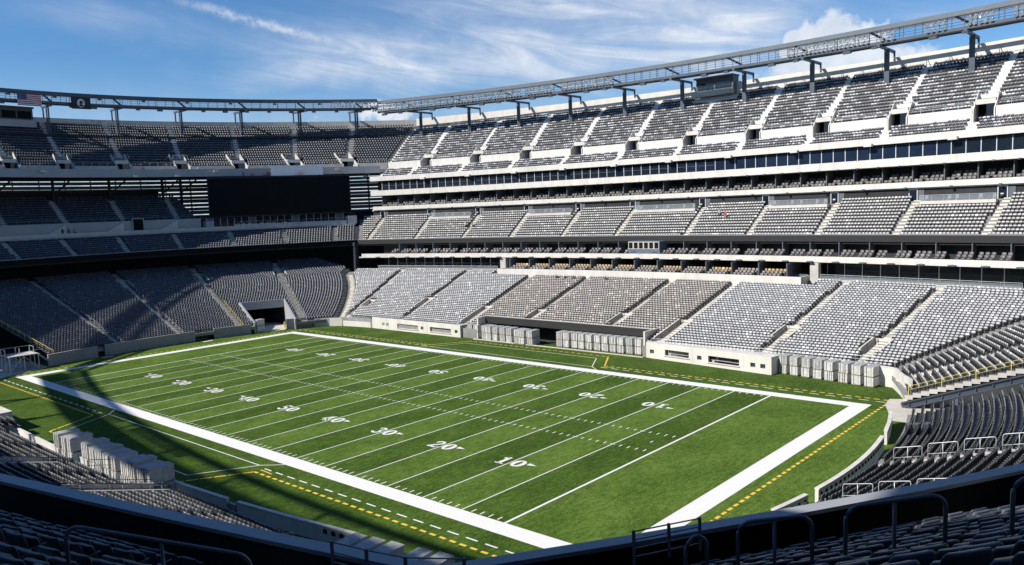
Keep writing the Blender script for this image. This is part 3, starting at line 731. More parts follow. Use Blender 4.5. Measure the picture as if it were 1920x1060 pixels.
# steel raker and stepped underside at the open edge of the corner block
w = MB(); st = MB()
for i in range(0, 30):
    d, dn, z = CR[i]; s = 26.6 * (1 + KE * (d - E0)); s2 = 26.6 * (1 + KE * (dn - E0))
    st.hexa([pt('right', s - .05, d, z - .5), pt('right', s + .4, d, z - .5), pt('right', s2 + .4, dn, z - .5), pt('right', s2 - .05, dn, z - .5)],
            [pt('right', s - .05, d, z - .02), pt('right', s + .4, d, z - .02), pt('right', s2 + .4, dn, z - .02), pt('right', s2 - .05, dn, z - .02)])
a = Vector(pt('right', 26.6, E0 - .3, EZ - .95)); b = Vector(pt('right', 26.6 * (1 + KE * 24), E0 + 24, EZ + ER / ET * 24 - .95))
w.beam(a, b, .45, .08); w.beam(a - Vector((0, 0, .7)), b - Vector((0, 0, .7)), .45, .08); w.beam(a - Vector((0, 0, .35)), b - Vector((0, 0, .35)), .06, .7)
for k in range(15):
    q = a.lerp(b, (k + .5) / 15); w.beam(q - Vector((0, 0, .68)), q - Vector((0, 0, .02)), .36, .06)
w.build('raker_beam', 'steel', corner_low).matrix_parent_inverse = inv; st.build('step_edges', 'pale', corner_low).matrix_parent_inverse = inv
cw = MB()
for k in range(4):
    q = a.lerp(b, (k + .9) / 4); cw.beam((q.x, q.y, 0), (q.x, q.y, q.z - .7), .3, .3)
cw.build('column', 'steel', corner_low).matrix_parent_inverse = inv
bw = MB(); a2 = a + Vector((1.5, 2.4, 0)); b2 = b + Vector((1.5, 2.4, 0)); bw.hexa([(a2.x, a2.y, 0), (a2.x + .2, a2.y + .2, 0), (b2.x + .2, b2.y + .2, 0), (b2.x, b2.y, 0)], [(a2.x, a2.y, a2.z), (a2.x + .2, a2.y + .2, a2.z), (b2.x + .2, b2.y + .2, b2.z), (b2.x, b2.y, b2.z)])
bw.build('under_wall', 'greywall', corner_low).matrix_parent_inverse = inv

# ------------------------------------------------------------------ middle stands
MF0, ME0, MZ = 69.0, 94.3, 16.3
def m_rows_f(n, rise=.475, t=.85): return [(MF0 + t * i, MF0 + t * (i + 1), MZ + rise * i) for i in range(n)]
def m_rows_e(n, rise=.43, t=.85): return [(ME0 + t * i, ME0 + t * (i + 1), MZ + rise * i) for i in range(n)]
def middle(side, rows, partner, kf, us_al, label, col, lod, show=None, seats=True, smin=None, smax=None, plat=()):
    long_ = side in ('far', 'near'); d0 = MF0 if long_ else ME0
    def lim(d, z):
        if long_: v = mitre(d, partner(z))[0]
        else: v = mitre(partner(z), d)[1]
        return (-v if smin is None else max(-v, smin), v if smax is None else min(v, smax))
    T = thing('middle_grandstand', label, 'grandstand', pt(side, 0, d0, MZ)); inv = Matrix.Translation(-Vector(T.location))
    ext = []
    for u in us_al: ext += [u - .6, u + .6]
    us = breaks(-84, 84, 3.0, ext)
    tier_steps(side, rows, us, kf, d0, lim, MZ - .1).build('seating_steps', 'deckdark', T)
    for i, (d, dn, z) in enumerate(rows):
        a, b = lim(d + .5, z)
        if show: a, b = max(a, show[0]), min(b, show[1])
        sk = [span(u, .72, kf, d0, d) for u in us_al]
        if i >= 10: sk += list(plat)
        if seats: seat_row(side, z, d + .5, a + .35, b - .35, sk, col, .25, lod, bright=.12)
    for u in us_al: aisle(side, u, kf, d0, rows, T)
    fd = d0 - .5
    v = mitre(68.5, 93.7)[0 if long_ else 1]
    strip(side, fd, fd + .3, 16.25, 17.33, -v, v, 3.0).build('ribbon_board', 'ribbon' if long_ else 'black', T)
    strip(side, fd - .04, fd + .34, 17.335, 17.42, -v, v, 3.0).build('coping', 'fasciagrey', T)
    strip(side, fd + .3, fd + 1.2, 15.9, 16.28, -v, v, 4.0).build('edge_beam', 'dark', T)
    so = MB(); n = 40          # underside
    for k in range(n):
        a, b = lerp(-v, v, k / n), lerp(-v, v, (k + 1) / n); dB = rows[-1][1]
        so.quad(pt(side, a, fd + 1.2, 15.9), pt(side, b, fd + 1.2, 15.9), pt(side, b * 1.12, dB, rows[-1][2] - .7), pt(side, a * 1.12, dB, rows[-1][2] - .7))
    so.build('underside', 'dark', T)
    for o in T.children: o.matrix_parent_inverse = inv
    return T, rows, inv
FMU = [-73.0, -59.3, -45.7, -32.5, -19.1, -5.9, 9.7, 22.5, 35.0, 47.6, 60.0]
PLAT = [((FMU[k] + .8) * 1.03, (FMU[k + 1] - 1.2) * 1.03) for k in (1, 3, 5, 7, 9)]
far_mid, FM, inv_fm = middle('far', m_rows_f(13, .50, .72), lambda z: ME0 + (z - MZ) / .43 * .85, .0033, FMU, 'sunlit middle stand on the far side above the dark ribbon board', SEAT_GREY, 1, plat=PLAT)
LMU = [-11.5, -.7, 10.2, 21.6, 33.0, 44.0, 54.3]
left_mid, LM, inv_lm = middle('left', m_rows_e(11), lambda z: MF0 + (z - MZ) / .50 * .72, .0095, LMU, 'middle stand of the left end below the scoreboard', SEAT_SHADED, 1)

# near and right middle stands: the camera sits here, seats are single objects
NMR = m_rows_f(13, .45, .85); RMR = m_rows_e(17, .348, .85)
NEAR_A = [-60., -45, -30, -15, 0, 15, 30, 45, 58.5, 71.4]; RIGHT_A = [-48.6, -36, -24, -12, 0, 12, 24]
near_mid, _, inv_nm = middle('near', NMR, lambda z: ME0 + (z - MZ) / .348 * .85, .0033, NEAR_A, 'shaded middle stand in the left foreground around the camera', SEAT_SHADED, 0, seats=False)
right_mid, _, inv_rm = middle('right', RMR, lambda z: MF0 + (z - MZ) / .45 * .85, .0095, RIGHT_A, 'shaded middle stand in the right foreground behind the parapet', SEAT_SHADED, 0, seats=False)

# ------------------------------------------------------------------ suites of the far side
def world_children(T):
    inv = Matrix.Translation(-Vector(T.location))
    for o in T.children_recursive:
        if o.parent == T: o.matrix_parent_inverse = inv
def vspan(d, de): return mitre(d, de)[0] - .4
# (1) lower club level
T = thing('suite_level', 'lower suite level, white ledges and tan chairs above centre seats', 'suites', pt('far', 0, 62.5, 9.5))
strip('far', 62.7, 62.95, 9.0, 10.85, -30.2, 35.3, 3).build('front_parapet', 'white', T)
for s_ in (-30.3, 35.4): strip('far', 62.7, 66.5, 9.0, 10.85, s_ - .12, s_ + .12).build('end_wall', 'white', T)
strip('far', 62.95, 67.2, 8.8, 9.6, -30.2, 35.3, 4).build('floor_slab', 'concrete', T)
strip('far', 70.6, 70.8, 9.0, 16.3, -69, 68, 4).build('back_wall', 'dark', T)
strip('far', 66.2, 66.4, 9.6, 11.0, -30.2, 35.3, 4).build('bar_front', 'booth', T)
for k in range(13):                                   # suite partitions
    s_ = -28 + k * 5.05; strip('far', 63.9, 70.4, 9.6, 12.9, s_ - .09, s_ + .09).build('partition', 'booth', T)
for s_ in (-31.2, 36.6): strip('far', 65.6, 66.8, 9.6, 13.0, s_ - .7, s_ + .7).build('pier', 'concrete', T)
# club terrace behind the lower stand at both sides
for a, b in ((-66.5, -32.2), (37.5, 66)):
    strip('far', 65.2, 70.6, 9.3, 10.0, a, b, 3).build('terrace_slab', 'pale', T)
    n = int((b - a) / 2.6)
    for k in range(n + 1):
        s_ = lerp(a, b, k / n); strip('far', 69.2, 69.3, 10.0, 13.0, s_ - .05, s_ + .05).build('mullion', 'frame', T)
        if k < n: strip('far', 69.24, 69.28, 10.05, 12.95, s_ + .06, lerp(a, b, (k + 1) / n) - .06).build('pane', 'glass', T)
# second ledge with a row of seats
vU = vspan(65.5, 90.7)
strip('far', 65.5, 65.75, 13.08, 14.02, -vU + 2.0, vU - 1, 3).build('front_ledge', 'white', T)
strip('far', 65.75, 70.6, 13.0, 13.3, -vU + 1, vU - 1, 3).build('upper_floor', 'concrete', T)
for k in range(27):
    s_ = -62 + k * 4.85; strip('far', 67.9, 70.5, 13.3, 16.2, s_ - .07, s_ + .07).build('partition', 'booth', T)
mon = MB(); mon.box((0, 0, 0), (.95, .5, .16)); mon.box((0, .28, .06), (.3, .3, .1)); mm_ = mon.mesh('ledge_light'); mm_.materials.append(MT['booth'])
for k in range(32):
    s_ = -66 + k * 4.25; p = pt('far', s_, 65.2, 13.2); link('ledge_light', mm_, T, p, yaw('far', s_, 65.2))
world_children(T); SU1 = T
for k in range(46):
    s0 = -63 + k * 2.8
    for j in range(2): seat_row('far', 13.75 + .35 * j, 66.4 + .8 * j, s0, s0 + (2.3 if k % 3 else 1.5), [(-.6, 7.2)], (.15, .14, .14), .2, 2, .62, .1)
for k in range(12):
    s0 = -27.8 + k * 5.05
    for j in range(3):
        seat_row('far', 10.25 + .33 * j, 63.4 + .8 * j, s0 + .2, s0 + (3.9 if j < 2 else 4.4), [], (.17, .165, .165) if j == 0 else (.22, .19, .17) if j == 1 else (.38, .27, .14) if random.random() < .6 else (.24, .21, .18), .3, 2, .64, .05)
# (2) suites between middle and upper stands
T = thing('suite_level', 'upper suite floors with long dark window band under the top stand', 'suites', pt('far', 0, 78, 22))
v1 = vspan(78, 104)
strip('far', 78.6, 78.8, 19.6, 24.5, -v1, v1, 3).build('lower_wall', 'dark', T)
strip('far', 78.0, 78.25, 24.5, 25.42, -v1 + .5, v1, 3).build('front_ledge', 'white', T)
strip('far', 78.25, 84, 24.3, 24.6, -v1, v1, 3).build('suite_floor', 'concrete', T)
strip('far', 82.4, 82.6, 24.6, 28.2, -v1, v1, 4).build('suite_back_wall', 'dark', T)
strip('far', 78.0, 78.25, 28.15, 29.45, -v1, v1, 3).build('front_ledge', 'white', T)
strip('far', 78.25, 84, 28.1, 28.5, -v1, v1, 3).build('window_floor', 'concrete', T)
strip('far', 80.6, 80.8, 28.5, 32.2, -v1, v1, 4).build('room_back_wall', 'dark', T)
strip('far', 77.95, 78.3, 31.85, 33.0, -v1, v1, 3).build('fascia', 'white', T)
strip('far', 78.3, 84, 31.8, 32.15, -v1, v1, 3).build('ceiling_slab', 'concrete', T)
brk = MB(); brk.box((0, 0, 0), (1.3, .8, .5)); brm = brk.mesh('bracket'); brm.materials.append(MT['white'])
lgt = MB(); lgt.box((0, 0, 0), (.35, .3, .22)); lgt.box((0, .2, 0), (.1, .2, .1)); lgm = lgt.mesh('small_floodlight'); lgm.materials.append(MT['steel'])
for k in range(11):
    s_ = -66 + k * 13.0; link('bracket', brm, T, pt('far', s_ + 3.2, 77.75, 31.9), yaw('far', s_, 78))
for k in range(40):
    s_ = -66 + k * 3.4
    link('small_floodlight', lgm, T, pt('far', s_, 77.8, 28.1), yaw('far', s_, 78))
    if k % 2: link('small_floodlight', lgm, T, pt('far', s_ + 1, 77.8, 24.5), yaw('far', s_, 78))
jm = MB(); jm.box((0, 0, 0), (.04, .02, .9)); jm = jm.mesh('panel_joint'); jm.materials.append(MT['concrete'])
for k in range(29):
    s_ = -66 + k * 4.7
    for d_, z_, h_ in ((77.995, 24.96, .95), (77.995, 28.8, 1.35), (77.945, 32.43, 1.2)): o = link('panel_joint', jm, T, pt('far', s_, d_, z_), yaw('far', s_, 78)); o.scale = (1, 1, h_)
npn = 74; a0, b0 = -v1 + 3.0, v1
for k in range(npn):                                 # window band: pane over pane between pale mullions
    a, b = lerp(a0, b0, k / npn), lerp(a0, b0, (k + 1) / npn)
    strip('far', 78.62, 78.72, 29.45, 31.84, a - .06, a + .06).build('mullion', 'frame', T)
    gl = 'glassblue' if 38 < k < 62 else 'glass'
    if k < 42:
        strip('far', 78.66, 78.69, 29.47, 30.55, a + .06, b - .06).build('pane', gl, T)
        strip('far', 78.66, 78.69, 30.61, 31.82, a + .06, b - .06).build('pane', gl, T)
        strip('far', 78.64, 78.71, 30.56, 30.60, a + .05, b - .05).build('transom', 'rail', T)
    else:
        strip('far', 78.66, 78.69, 29.47, 31.82, a + .06, b - .06).build('pane', gl, T)
        strip('far', 79.3, 79.34, 29.5, 30.4, a + .02, b - .02).build('blind', 'booth', T)
    if k < 36 and k % 2 == 0:
        bl = MB(); p, q = Vector(pt('far', a + .2, 78.85, 29.5)), Vector(pt('far', b - .25, 78.85, 30.5)); bl.beam(p, q, .05, .07); bl.build('brace', 'railpale', T)
for k in range(32):                                  # seat bays of the suites
    s_ = -v1 + 2.5 + k * 4.78
    strip('far', 79.0, 82.3, 24.6, 28.1, s_ - .08, s_ + .08).build('partition', 'booth', T)
    q = MB(); q.box((0, 0, 0), (.9, .12, 1.1)); 
    for j in range(3): seat_row('far', 24.95 + .5 * j, 78.75 + .9 * j, s_ + (.3 if j == 0 else .9), s_ + (1.6 if j == 0 else 2.2), [], (.15, .143, .135), .15, 2, .64, .03); seat_row('far', 24.95 + .5 * j, 78.75 + .9 * j, s_ + (2.0 if j == 0 else 2.5), s_ + 4.6, [], (.16, .153, .143), .15, 2, .64, .03)
    st_ = strip('far', 79.3, 81.4, 24.6, 25.4, s_ + .2, s_ + 4.6); st_.build('seat_plinth', 'concrete', T)
for k, u in enumerate(FMU):                           # doors behind the middle stand
    s_ = u * 1.03
    df_ = strip('far', 78.50, 78.58, 22.0, 24.4, s_ - 1.5, s_ - .1).build('door_frame', 'frame', T)
    strip('far', 78.46, 78.49, 20.9, 24.1, s_ - 1.35, s_ - .25).build('door_pane', 'glass', df_)
    strip('far', 78.50, 78.56, 20.9, 24.1, s_ + .0, s_ + .9).build('door_leaf', 'booth', T)
world_children(T)
# wheelchair platforms at the back of every second middle section
MT['pal'] = MT['pale']
for k in (1, 3, 5, 7, 9):
    a, b = FMU[k] * 1.03 - 6.3 * 1.0, FMU[k] * 1.03 + 6.4
    a, b = (FMU[k] + .8) * 1.03, (FMU[k + 1] - 1.2) * 1.03
    nm = ['second', 'third', 'fourth', 'fifth', 'last'][[1, 3, 5, 7, 9].index(k)]
    T = thing('viewing_platform', f'white viewing platform with clear rail behind middle stand, {"first from the left" if k == 1 else nm.replace("third","second").replace("fourth","third").replace("fifth","fourth") + " from the left" if k < 9 else "nearest the right edge"}', 'platform', pt('far', (a + b) / 2, 77, 21.3), group='viewing platforms behind the middle stand')
    strip('far', 76.1, 78.4, 21.8, 22.3, a, b, 3).build('platform_slab', 'pale', T)
    r = MB(); n = 6
    for i in range(n + 1): s_ = lerp(a, b, i / n); r.beam(pt('far', s_, 76.2, 22.3), pt('far', s_, 76.2, 23.2), .05, .05)
    r.tube([pt('far', lerp(a, b, i / n), 76.2, 23.2) for i in range(n + 1)], .035, 5); r.build('rail', 'railpale', T)
    for i in range(n): strip('far', 76.22, 76.24, 22.35, 23.1, lerp(a, b, i / n) + .05, lerp(a, b, (i + 1) / n) - .05).build('glass_panel', 'clear', T)
    for i in range(7):
        c = MB(); s_ = lerp(a, b, (i + .5) / 7 + random.uniform(-.03, .03)); c.box((0, 0, .25), (.5, .45, .06)); c.box((0, .22, .55), (.5, .05, .6)); c.box((0, 0, .11), (.4, .4, .22))
        if i % 3 != 1: o = c.build('loose_chair', 'rail', T); o.location = pt('far', s_, 77.2, 22.3); o.rotation_euler = (0, 0, yaw('far', s_, 77))
    world_children(T)
# terrace glass rail behind the lower stand
for a, b, lb in ((-66, -32.4, 'long clear rail at the back of the far left lower seats'), (37.8, 66, 'long clear rail at the back of the far right lower seats')):
    T = front_glass('far', a, b, 65.25, 10.0, 1.15, 'balustrade', lb, 2.4); glass_panels(T, 'far', a, b, 65.27, 10.05, 11.0, 2.4)
# corner column between end and long stands
T = thing('corner_column', 'dark steel column where left and far stands meet', 'column', (-75.4, 58.2, 0)); q = MB(); q.box((0, 0, 8.4), (1.1, 1.1, 16.8)); q.box((0, 0, 16.3), (1.5, 1.5, .8)); q.build('shaft', 'dark', T)

# ------------------------------------------------------------------ upper stands
UF, UE = 84.3, 108.3
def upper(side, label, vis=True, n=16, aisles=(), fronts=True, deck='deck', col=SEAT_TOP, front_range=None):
    long_ = side in ('far', 'near'); d0 = UF if long_ else UE; rise = .63
    rows = [(d0 + .8 * i, d0 + .8 * (i + 1), 36.5 + rise * i) for i in range(n)]
    dF = d0 - 6.3 if long_ else d0 - 4.3
    def lim(d, z=None): v = mitre(d, d + 26 - (2 if 0 else 0))[0] if long_ else mitre(d - 26, d)[1]; return (-v, v)
    if not long_:
        def lim(d, z=None): v = mitre(d - 24, d)[1]; return (-v, v)
    else:
        def lim(d, z=None): v = mitre(d, d + 24)[0]; return (-v, v)
    T = thing('upper_grandstand', label, 'grandstand', pt(side, 0, d0, 36)); kf = .003 if long_ else .009
    ext = []
    for u in aisles: ext += [u - .6, u + .6, u - 1.7, u + 1.7]
    us = breaks(-98, 98, 3.0 if vis else 8.0, ext)
    holes = [(u - 1.7, u + 1.7, 0, 4) for u in aisles] if vis else []
    tier_steps(side, rows, us, kf, d0, lim, 34.2, holes).build('seating_steps', deck, T)
    a, b = lim(d0 - 6); a2, b2 = lim(rows[-1][1])
    # soffit and outer wall
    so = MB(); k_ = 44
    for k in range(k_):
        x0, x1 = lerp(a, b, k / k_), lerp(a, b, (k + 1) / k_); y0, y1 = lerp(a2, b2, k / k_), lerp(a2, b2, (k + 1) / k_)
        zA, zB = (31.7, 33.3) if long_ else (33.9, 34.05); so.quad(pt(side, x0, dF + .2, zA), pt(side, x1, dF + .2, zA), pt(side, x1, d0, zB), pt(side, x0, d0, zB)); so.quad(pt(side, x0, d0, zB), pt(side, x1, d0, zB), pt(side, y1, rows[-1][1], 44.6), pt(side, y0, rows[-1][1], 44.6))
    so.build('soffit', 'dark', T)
    dt = rows[-1][1]
    strip(side, dt + .3, dt + .65, 44.5, 48.75 if long_ else 48.55, a2, b2, 3).build('top_parapet', 'white', T)
    if long_:
        fr = [(dF + .35 + .82 * i, dF + .35 + .82 * (i + 1), 32.65 + .5 * i) for i in range(4)]
        usf = breaks(-92, 92, 3.0 if vis else 8, [])
        tier_steps(side, fr, usf, kf, dF, lim, 32.2).build('front_steps', deck, T)
        strip(side, fr[-1][1], d0, 33.6, 34.2, *lim(dF + 3), 3).build('walkway', deck, T)
        if vis:
            for i, (d, dn, z) in enumerate(fr):
                x0, x1 = lim(d); seat_row(side, z, d + .55, x0 + 1, x1 - 1, [span(u - .8, .75, 0, 0, 0) for u in aisles], col, .2, 1, bright=0)
            for u in aisles: aisle(side, u - .8, kf, dF, fr, T, material='pale')
    else:
        strip(side, dF + .3, d0, 34.2, 34.9, *lim(dF + 3), 3).build('walkway', 'concrete', T)
        strip(side, dF, dF + .3, 34.0, 35.78, *lim(dF), 3).build('fascia', 'fasciagrey', T)
    if not vis:
        if long_: strip(side, 77.95, 78.3, 31.8, 33.2, *lim(78), 5).build('fascia', 'white', T)
        world_children(T); return T
    # wall under the main tier, broken at the exits
    x0, x1 = lim(d0 - .4); cuts = sorted([x0] + sum([[u - 1.7, u + 1.7] for u in aisles if x0 + 2 < u < x1 - 2], []) + [x1])
    for i in range(0, len(cuts), 2):
        strip(side, d0 - .3, d0 - .02, 34.2, 36.75, cuts[i], cuts[i + 1], 2.5).build('tier_wall', 'white' if long_ else 'concrete', T)
        if cuts[i + 1] - cuts[i] > 2:
            r = MB(); n_ = max(2, int((cuts[i + 1] - cuts[i]) / 1.8)); tp = []
            for k in range(n_ + 1): s_ = lerp(cuts[i] + .1, cuts[i + 1] - .1, k / n_); r.beam(pt(side, s_, d0 - .15, 36.75), pt(side, s_, d0 - .15, 37.5), .05, .05); tp.append(pt(side, s_, d0 - .15, 37.5))
            r.tube(tp, .03, 5); r.build('front_rail', 'railpale', T)
    for u in aisles:                                    # exits: cheeks, lintel, doorway, rails
        if not (x0 + 2 < u < x1 - 2): continue
        zt = rows[4][2]
        for sg in (-1, 1):
            w = MB(); p, q = (u + sg * 1.6, u + sg * 1.42) if sg < 0 else (u + 1.42, u + 1.6)
            w.hexa([pt(side, p, d0 - .45, 34.2), pt(side, q, d0 - .45, 34.2), pt(side, q, d0 + 3.2, 34.2), pt(side, p, d0 + 3.2, 34.2)],
                   [pt(side, p, d0 - .45, 36.4), pt(side, q, d0 - .45, 36.4), pt(side, q, d0 + 3.2, zt + .75), pt(side, p, d0 + 3.2, zt + .45)]); w.build('exit_cheek_wall', 'pale' if long_ else 'concrete', T)
        strip(side, d0 + .9, d0 + 1.15, 37.3, 38.1, u - 1.4, u + 1.4).build('exit_lintel', 'pale', T)
        strip(side, d0 + 1.15, d0 + 3.3, 37.9, 38.08, u - 1.4, u + 1.4).build('exit_roof', 'pale', T)
        strip(side, d0 + 1.0, d0 + 1.1, 34.2, 37.5, u + .1, u + 1.4).build('exit_screen', 'glass', T)
        strip(side, d0 + 3.0, d0 + 3.2, 34.2, 38.2, u - 1.4, u + 1.4).build('exit_opening', 'black', T)
        r = MB()
        for sg in (-1, 1): r.tube([pt(side, u + sg * 1.0, d0 - 1.0, 35.2), pt(side, u + sg * 1.0, d0 + .8, 35.3)], .035, 5)
        r.tube([pt(side, u - 1.6, d0 + 1.0, 39.3), pt(side, u + 1.6, d0 + 1.0, 39.3)], .035, 5)
        for g_ in (-1.6, 0, 1.6): r.beam(pt(side, u + g_, d0 + 1.0, 38.5), pt(side, u + g_, d0 + 1.0, 39.3), .05, .05)
        r.build('exit_rail', 'railpale', T)
        aisle(side, u, kf, d0, rows, T, w=.95, i0=4, material='pale')
    for i, (d, dn, z) in enumerate(rows):
        x0, x1 = lim(d + .5); sk = [span(u, .72, kf, d0, d) for u in aisles] + ([span(u, 1.9, kf, d0, d) for u in aisles] if i < 4 else [])
        if side == 'far' and i >= 13: sk.append((-1.8, 8.6))
        seat_row(side, z, d + .56, x0 + .6, x1 - .6, sk, col, .2, 1, bright=.02)
    world_children(T); return T
UAF = [-80.5, -67.1, -52.5, -38.3, -24.4, -10.3, 3.5, 17.3, 30.7, 44.0, 57.1]
far_up = upper('far', 'sunlit top stand along the far side under the light gantry', aisles=UAF)
UAL = [-20.0, -7.6, 3.6, 16.0, 28.9, 41.6, 53.8, 65.2]
left_up = upper('left', 'top stand of the left end above the scoreboard', aisles=UAL, deck='deckdark', n=17, col=SEAT_SHADED)
near_up = upper('near', 'top stand of the near side above the camera', vis=False)
right_up = upper('right', 'top stand of the right end behind the camera', vis=False)
for T_, inv_, sd_, dd in ((near_mid, inv_nm, 'near', 83.6), (right_mid, inv_rm, 'right', 111.5)):
    v = mitre(83.6, 111.5)[0 if sd_ == 'near' else 1]
    o = strip(sd_, dd, dd + .4, 12, 36.2, -v, v, 5).build('back_wall', 'greywall', T_); o.matrix_parent_inverse = inv_

# ------------------------------------------------------------------ light gantry round the rim
lm = MB(); nL = 10
for j, (y, r) in enumerate(((-.34, .30), (-.02, .20), (.14, .11))):
    for q in range(nL): g_ = 2 * math.pi * q / nL; lm.v.append((r * math.cos(g_), y, r * math.sin(g_)))
for j in range(2):
    for q in range(nL): lm.f.append((j * nL + q, j * nL + (q + 1) % nL, (j + 1) * nL + (q + 1) % nL, (j + 1) * nL + q))
lm.f.append(tuple(range(nL))); lm.box((0, .32, 0), (.26, .34, .3)); lm.box((0, .1, -.3), (.08, .5, .06))
lamp_mesh = lm.mesh('floodlight'); lamp_mesh.materials.append(MT['lamp'])
sm = MB(); sm.box((0, 0, 0), (1.25, .8, .55)); sm.box((0, 0, .4), (.2, .2, .35)); spk = sm.mesh('loudspeaker'); spk.materials.append(MT['booth'])
def gantry(side, dI, dO, zb, zt, s0, s1, posts, lamps, label, leg_d, leg_z, back_d, back_z, topm, full=True):
    T = thing('light_gantry', label, 'gantry', pt(side, (s0 + s1) / 2, dI, zb))
    strip(side, dI, dI + .35, zt - .75, zt, s0, s1, 3).build('top_girder', topm, T)
    strip(side, dI - .06, dI + .42, zt - .84, zt - .75, s0, s1, 3).build('top_flange', 'steel', T)
    strip(side, dO - .3, dO, zt - .6, zt - .05, s0, s1, 3).build('outer_girder', 'steel', T)
    strip(side, dI, dI + .35, zb, zb + .5, s0, s1, 3).build('bottom_girder', 'steel', T)
    strip(side, dO - .3, dO, zb, zb + .4, s0, s1, 3).build('bottom_girder', 'steellight', T)
    strip(side, dI + .35, dO - .3, zb + .2, zb + .26, s0, s1, 4).build('walkway', 'steel', T)
    n = int((s1 - s0) / 1.9); up_m = MB(); up_m.box((0, 0, (zt - .75 - zb - .5) / 2), (.09, .09, zt - zb - 1.25)); up_m = up_m.mesh('upright'); up_m.materials.append(MT['steel']); tie_m = MB(); tie_m.box((0, dO - dI - .3, (zt - zb - 1.0) / 2), (.09, .09, zt - zb - 1.0)); tie_m.box((0, (dO - dI) / 2, zt - zb - .6), (.1, dO - dI - .4, .1)); tie_m = tie_m.mesh('cross_tie'); tie_m.materials.append(MT['steel'])
    for i in range(n + 1):
        s = lerp(s0, s1, i / n)
        link('upright', up_m, T, pt(side, s, dI + .15, zb + .5), yaw(side, s, dI))
        if i % 2 == 0: link('cross_tie', tie_m, T, pt(side, s, dI + .15, zb + .4), yaw(side, s, dI))
    r = MB(); m_ = int((s1 - s0) / 3)
    for zz in (.95, 1.4, 1.85):
        r.tube([pt(side, lerp(s0, s1, i / m_), dI + .3, zb + zz) for i in range(m_ + 1)], .035, 4)
        r.tube([pt(side, lerp(s0, s1, i / m_), dO - .4, zb + zz) for i in range(m_ + 1)], .035, 4)
    r.build('guard_rail', 'steellight', T)
    for s in posts:
        p = MB()
        p.beam(pt(side, s - .22, leg_d, leg_z), pt(side, s - .22, leg_d, zb - .25), .22, .45); p.beam(pt(side, s + .22, leg_d, leg_z), pt(side, s + .22, leg_d, zb - .25), .22, .45)
        p.beam(pt(side, s, dI - .2, zb - .2), pt(side, s, back_d + .15, zb - .2), .5, .42); p.build('post', 'steel', T)
        p = MB(); p.beam(pt(side, s + .1, back_d, back_z), pt(side, s + .1, back_d, zb - .2), .28, .28); p.build('back_leg', 'steel', T)
        p = MB(); p.beam(pt(side, s - 1.6, dI + .25, zt - .8), pt(side, s + 1.4, dO - .2, zb + .4), .35, .3); p.build('brace', 'steel', T)
    for a, b in lamps:
        k_ = int((b - a) / .80)
        for i in range(k_):
            s = a + (i + .5) * (b - a) / k_
            for zz in (.82, 1.78):
                o = link('floodlight', lamp_mesh, T, pt(side, s, dI - .12, zb + zz)); o.rotation_euler = (math.radians(random.uniform(22, 34)), 0, yaw(side, s, dI) + random.uniform(-.45, .45))
    if full:
        k_ = int((s1 - s0) / 4.85)
        for i in range(k_):
            s = s0 + 2 + i * 4.85
            if i % 3 != 2 or side == 'left': o = link('loudspeaker', spk, T, pt(side, s, dI + .2, zb - .42)); o.rotation_euler = (.25, 0, yaw(side, s, dI)); o.scale = (.75 if i % 3 else 1.0,) * 3
            if side == 'left' and i % 2 == 0: o = link('loudspeaker', spk, T, pt(side, s + 1.5, dI + .6, zt - 1.1)); o.rotation_euler = (.1, 0, yaw(side, s, dI)); o.scale = (.7,) * 3
    world_children(T); return T
vF = mitre(88.3, 115.8)[0]; vE = mitre(88.3, 115.8)[1]
FP = [-75.6, -61.0, -46.5, -31.9, -17.4, -3.0, 11.3, 25.5, 39.4, 53.3, 67]
gantry('far', 88.3, 91.5, 50.0, 53.2, -vF - .6, 76, FP, [(-86, -42), (-40.5, -33.5), (-31, -17), (22.5, 38), (39.5, 42.5), (47, 50.5), (53.5, 57.5), (60, 64)], 'grey steel light gantry with floodlights along the far rim', 93.2, 43.2, 97.35, 48.2, 'steellight')
LP = [-39, -24.5, -10, 4.5, 19.6, 33.9, 47.4, 60.3, 72.4]
gantry('left', 115.8, 118.8, 51.0, 53.65, -vE, vE - .3, LP, [(66, 76)], 'dark steel gantry with flags along the left rim', 118.9, 44.2, 121.9, 48.2, 'steel')
gantry('near', 88.3, 91.5, 50.0, 53.2, -vF, vF, [-x for x in FP], [], 'light gantry on the near rim, out of view above', 93.2, 43.2, 97.35, 48.2, 'steellight', False)
ngl = MB()
for a, b in ((-86, -42), (-38, -22), (17, 31), (33, 40), (42, 86)):        # lamp banks of the near gantry
    for i in range(int((b - a) / .8)):
        for zz in (.82, 1.78): ngl.box(pt('near', a + i * .8, 87.4, 49.85 + zz), (.5, .5, .55))
T_ = [o for o in bpy.data.objects if o.name.startswith('light_gantry')][-1]
o = ngl.build('floodlight_bank', 'lamp', T_); o.matrix_parent_inverse = Matrix.Translation(-Vector(T_.location)); o['kind'] = 'stuff'

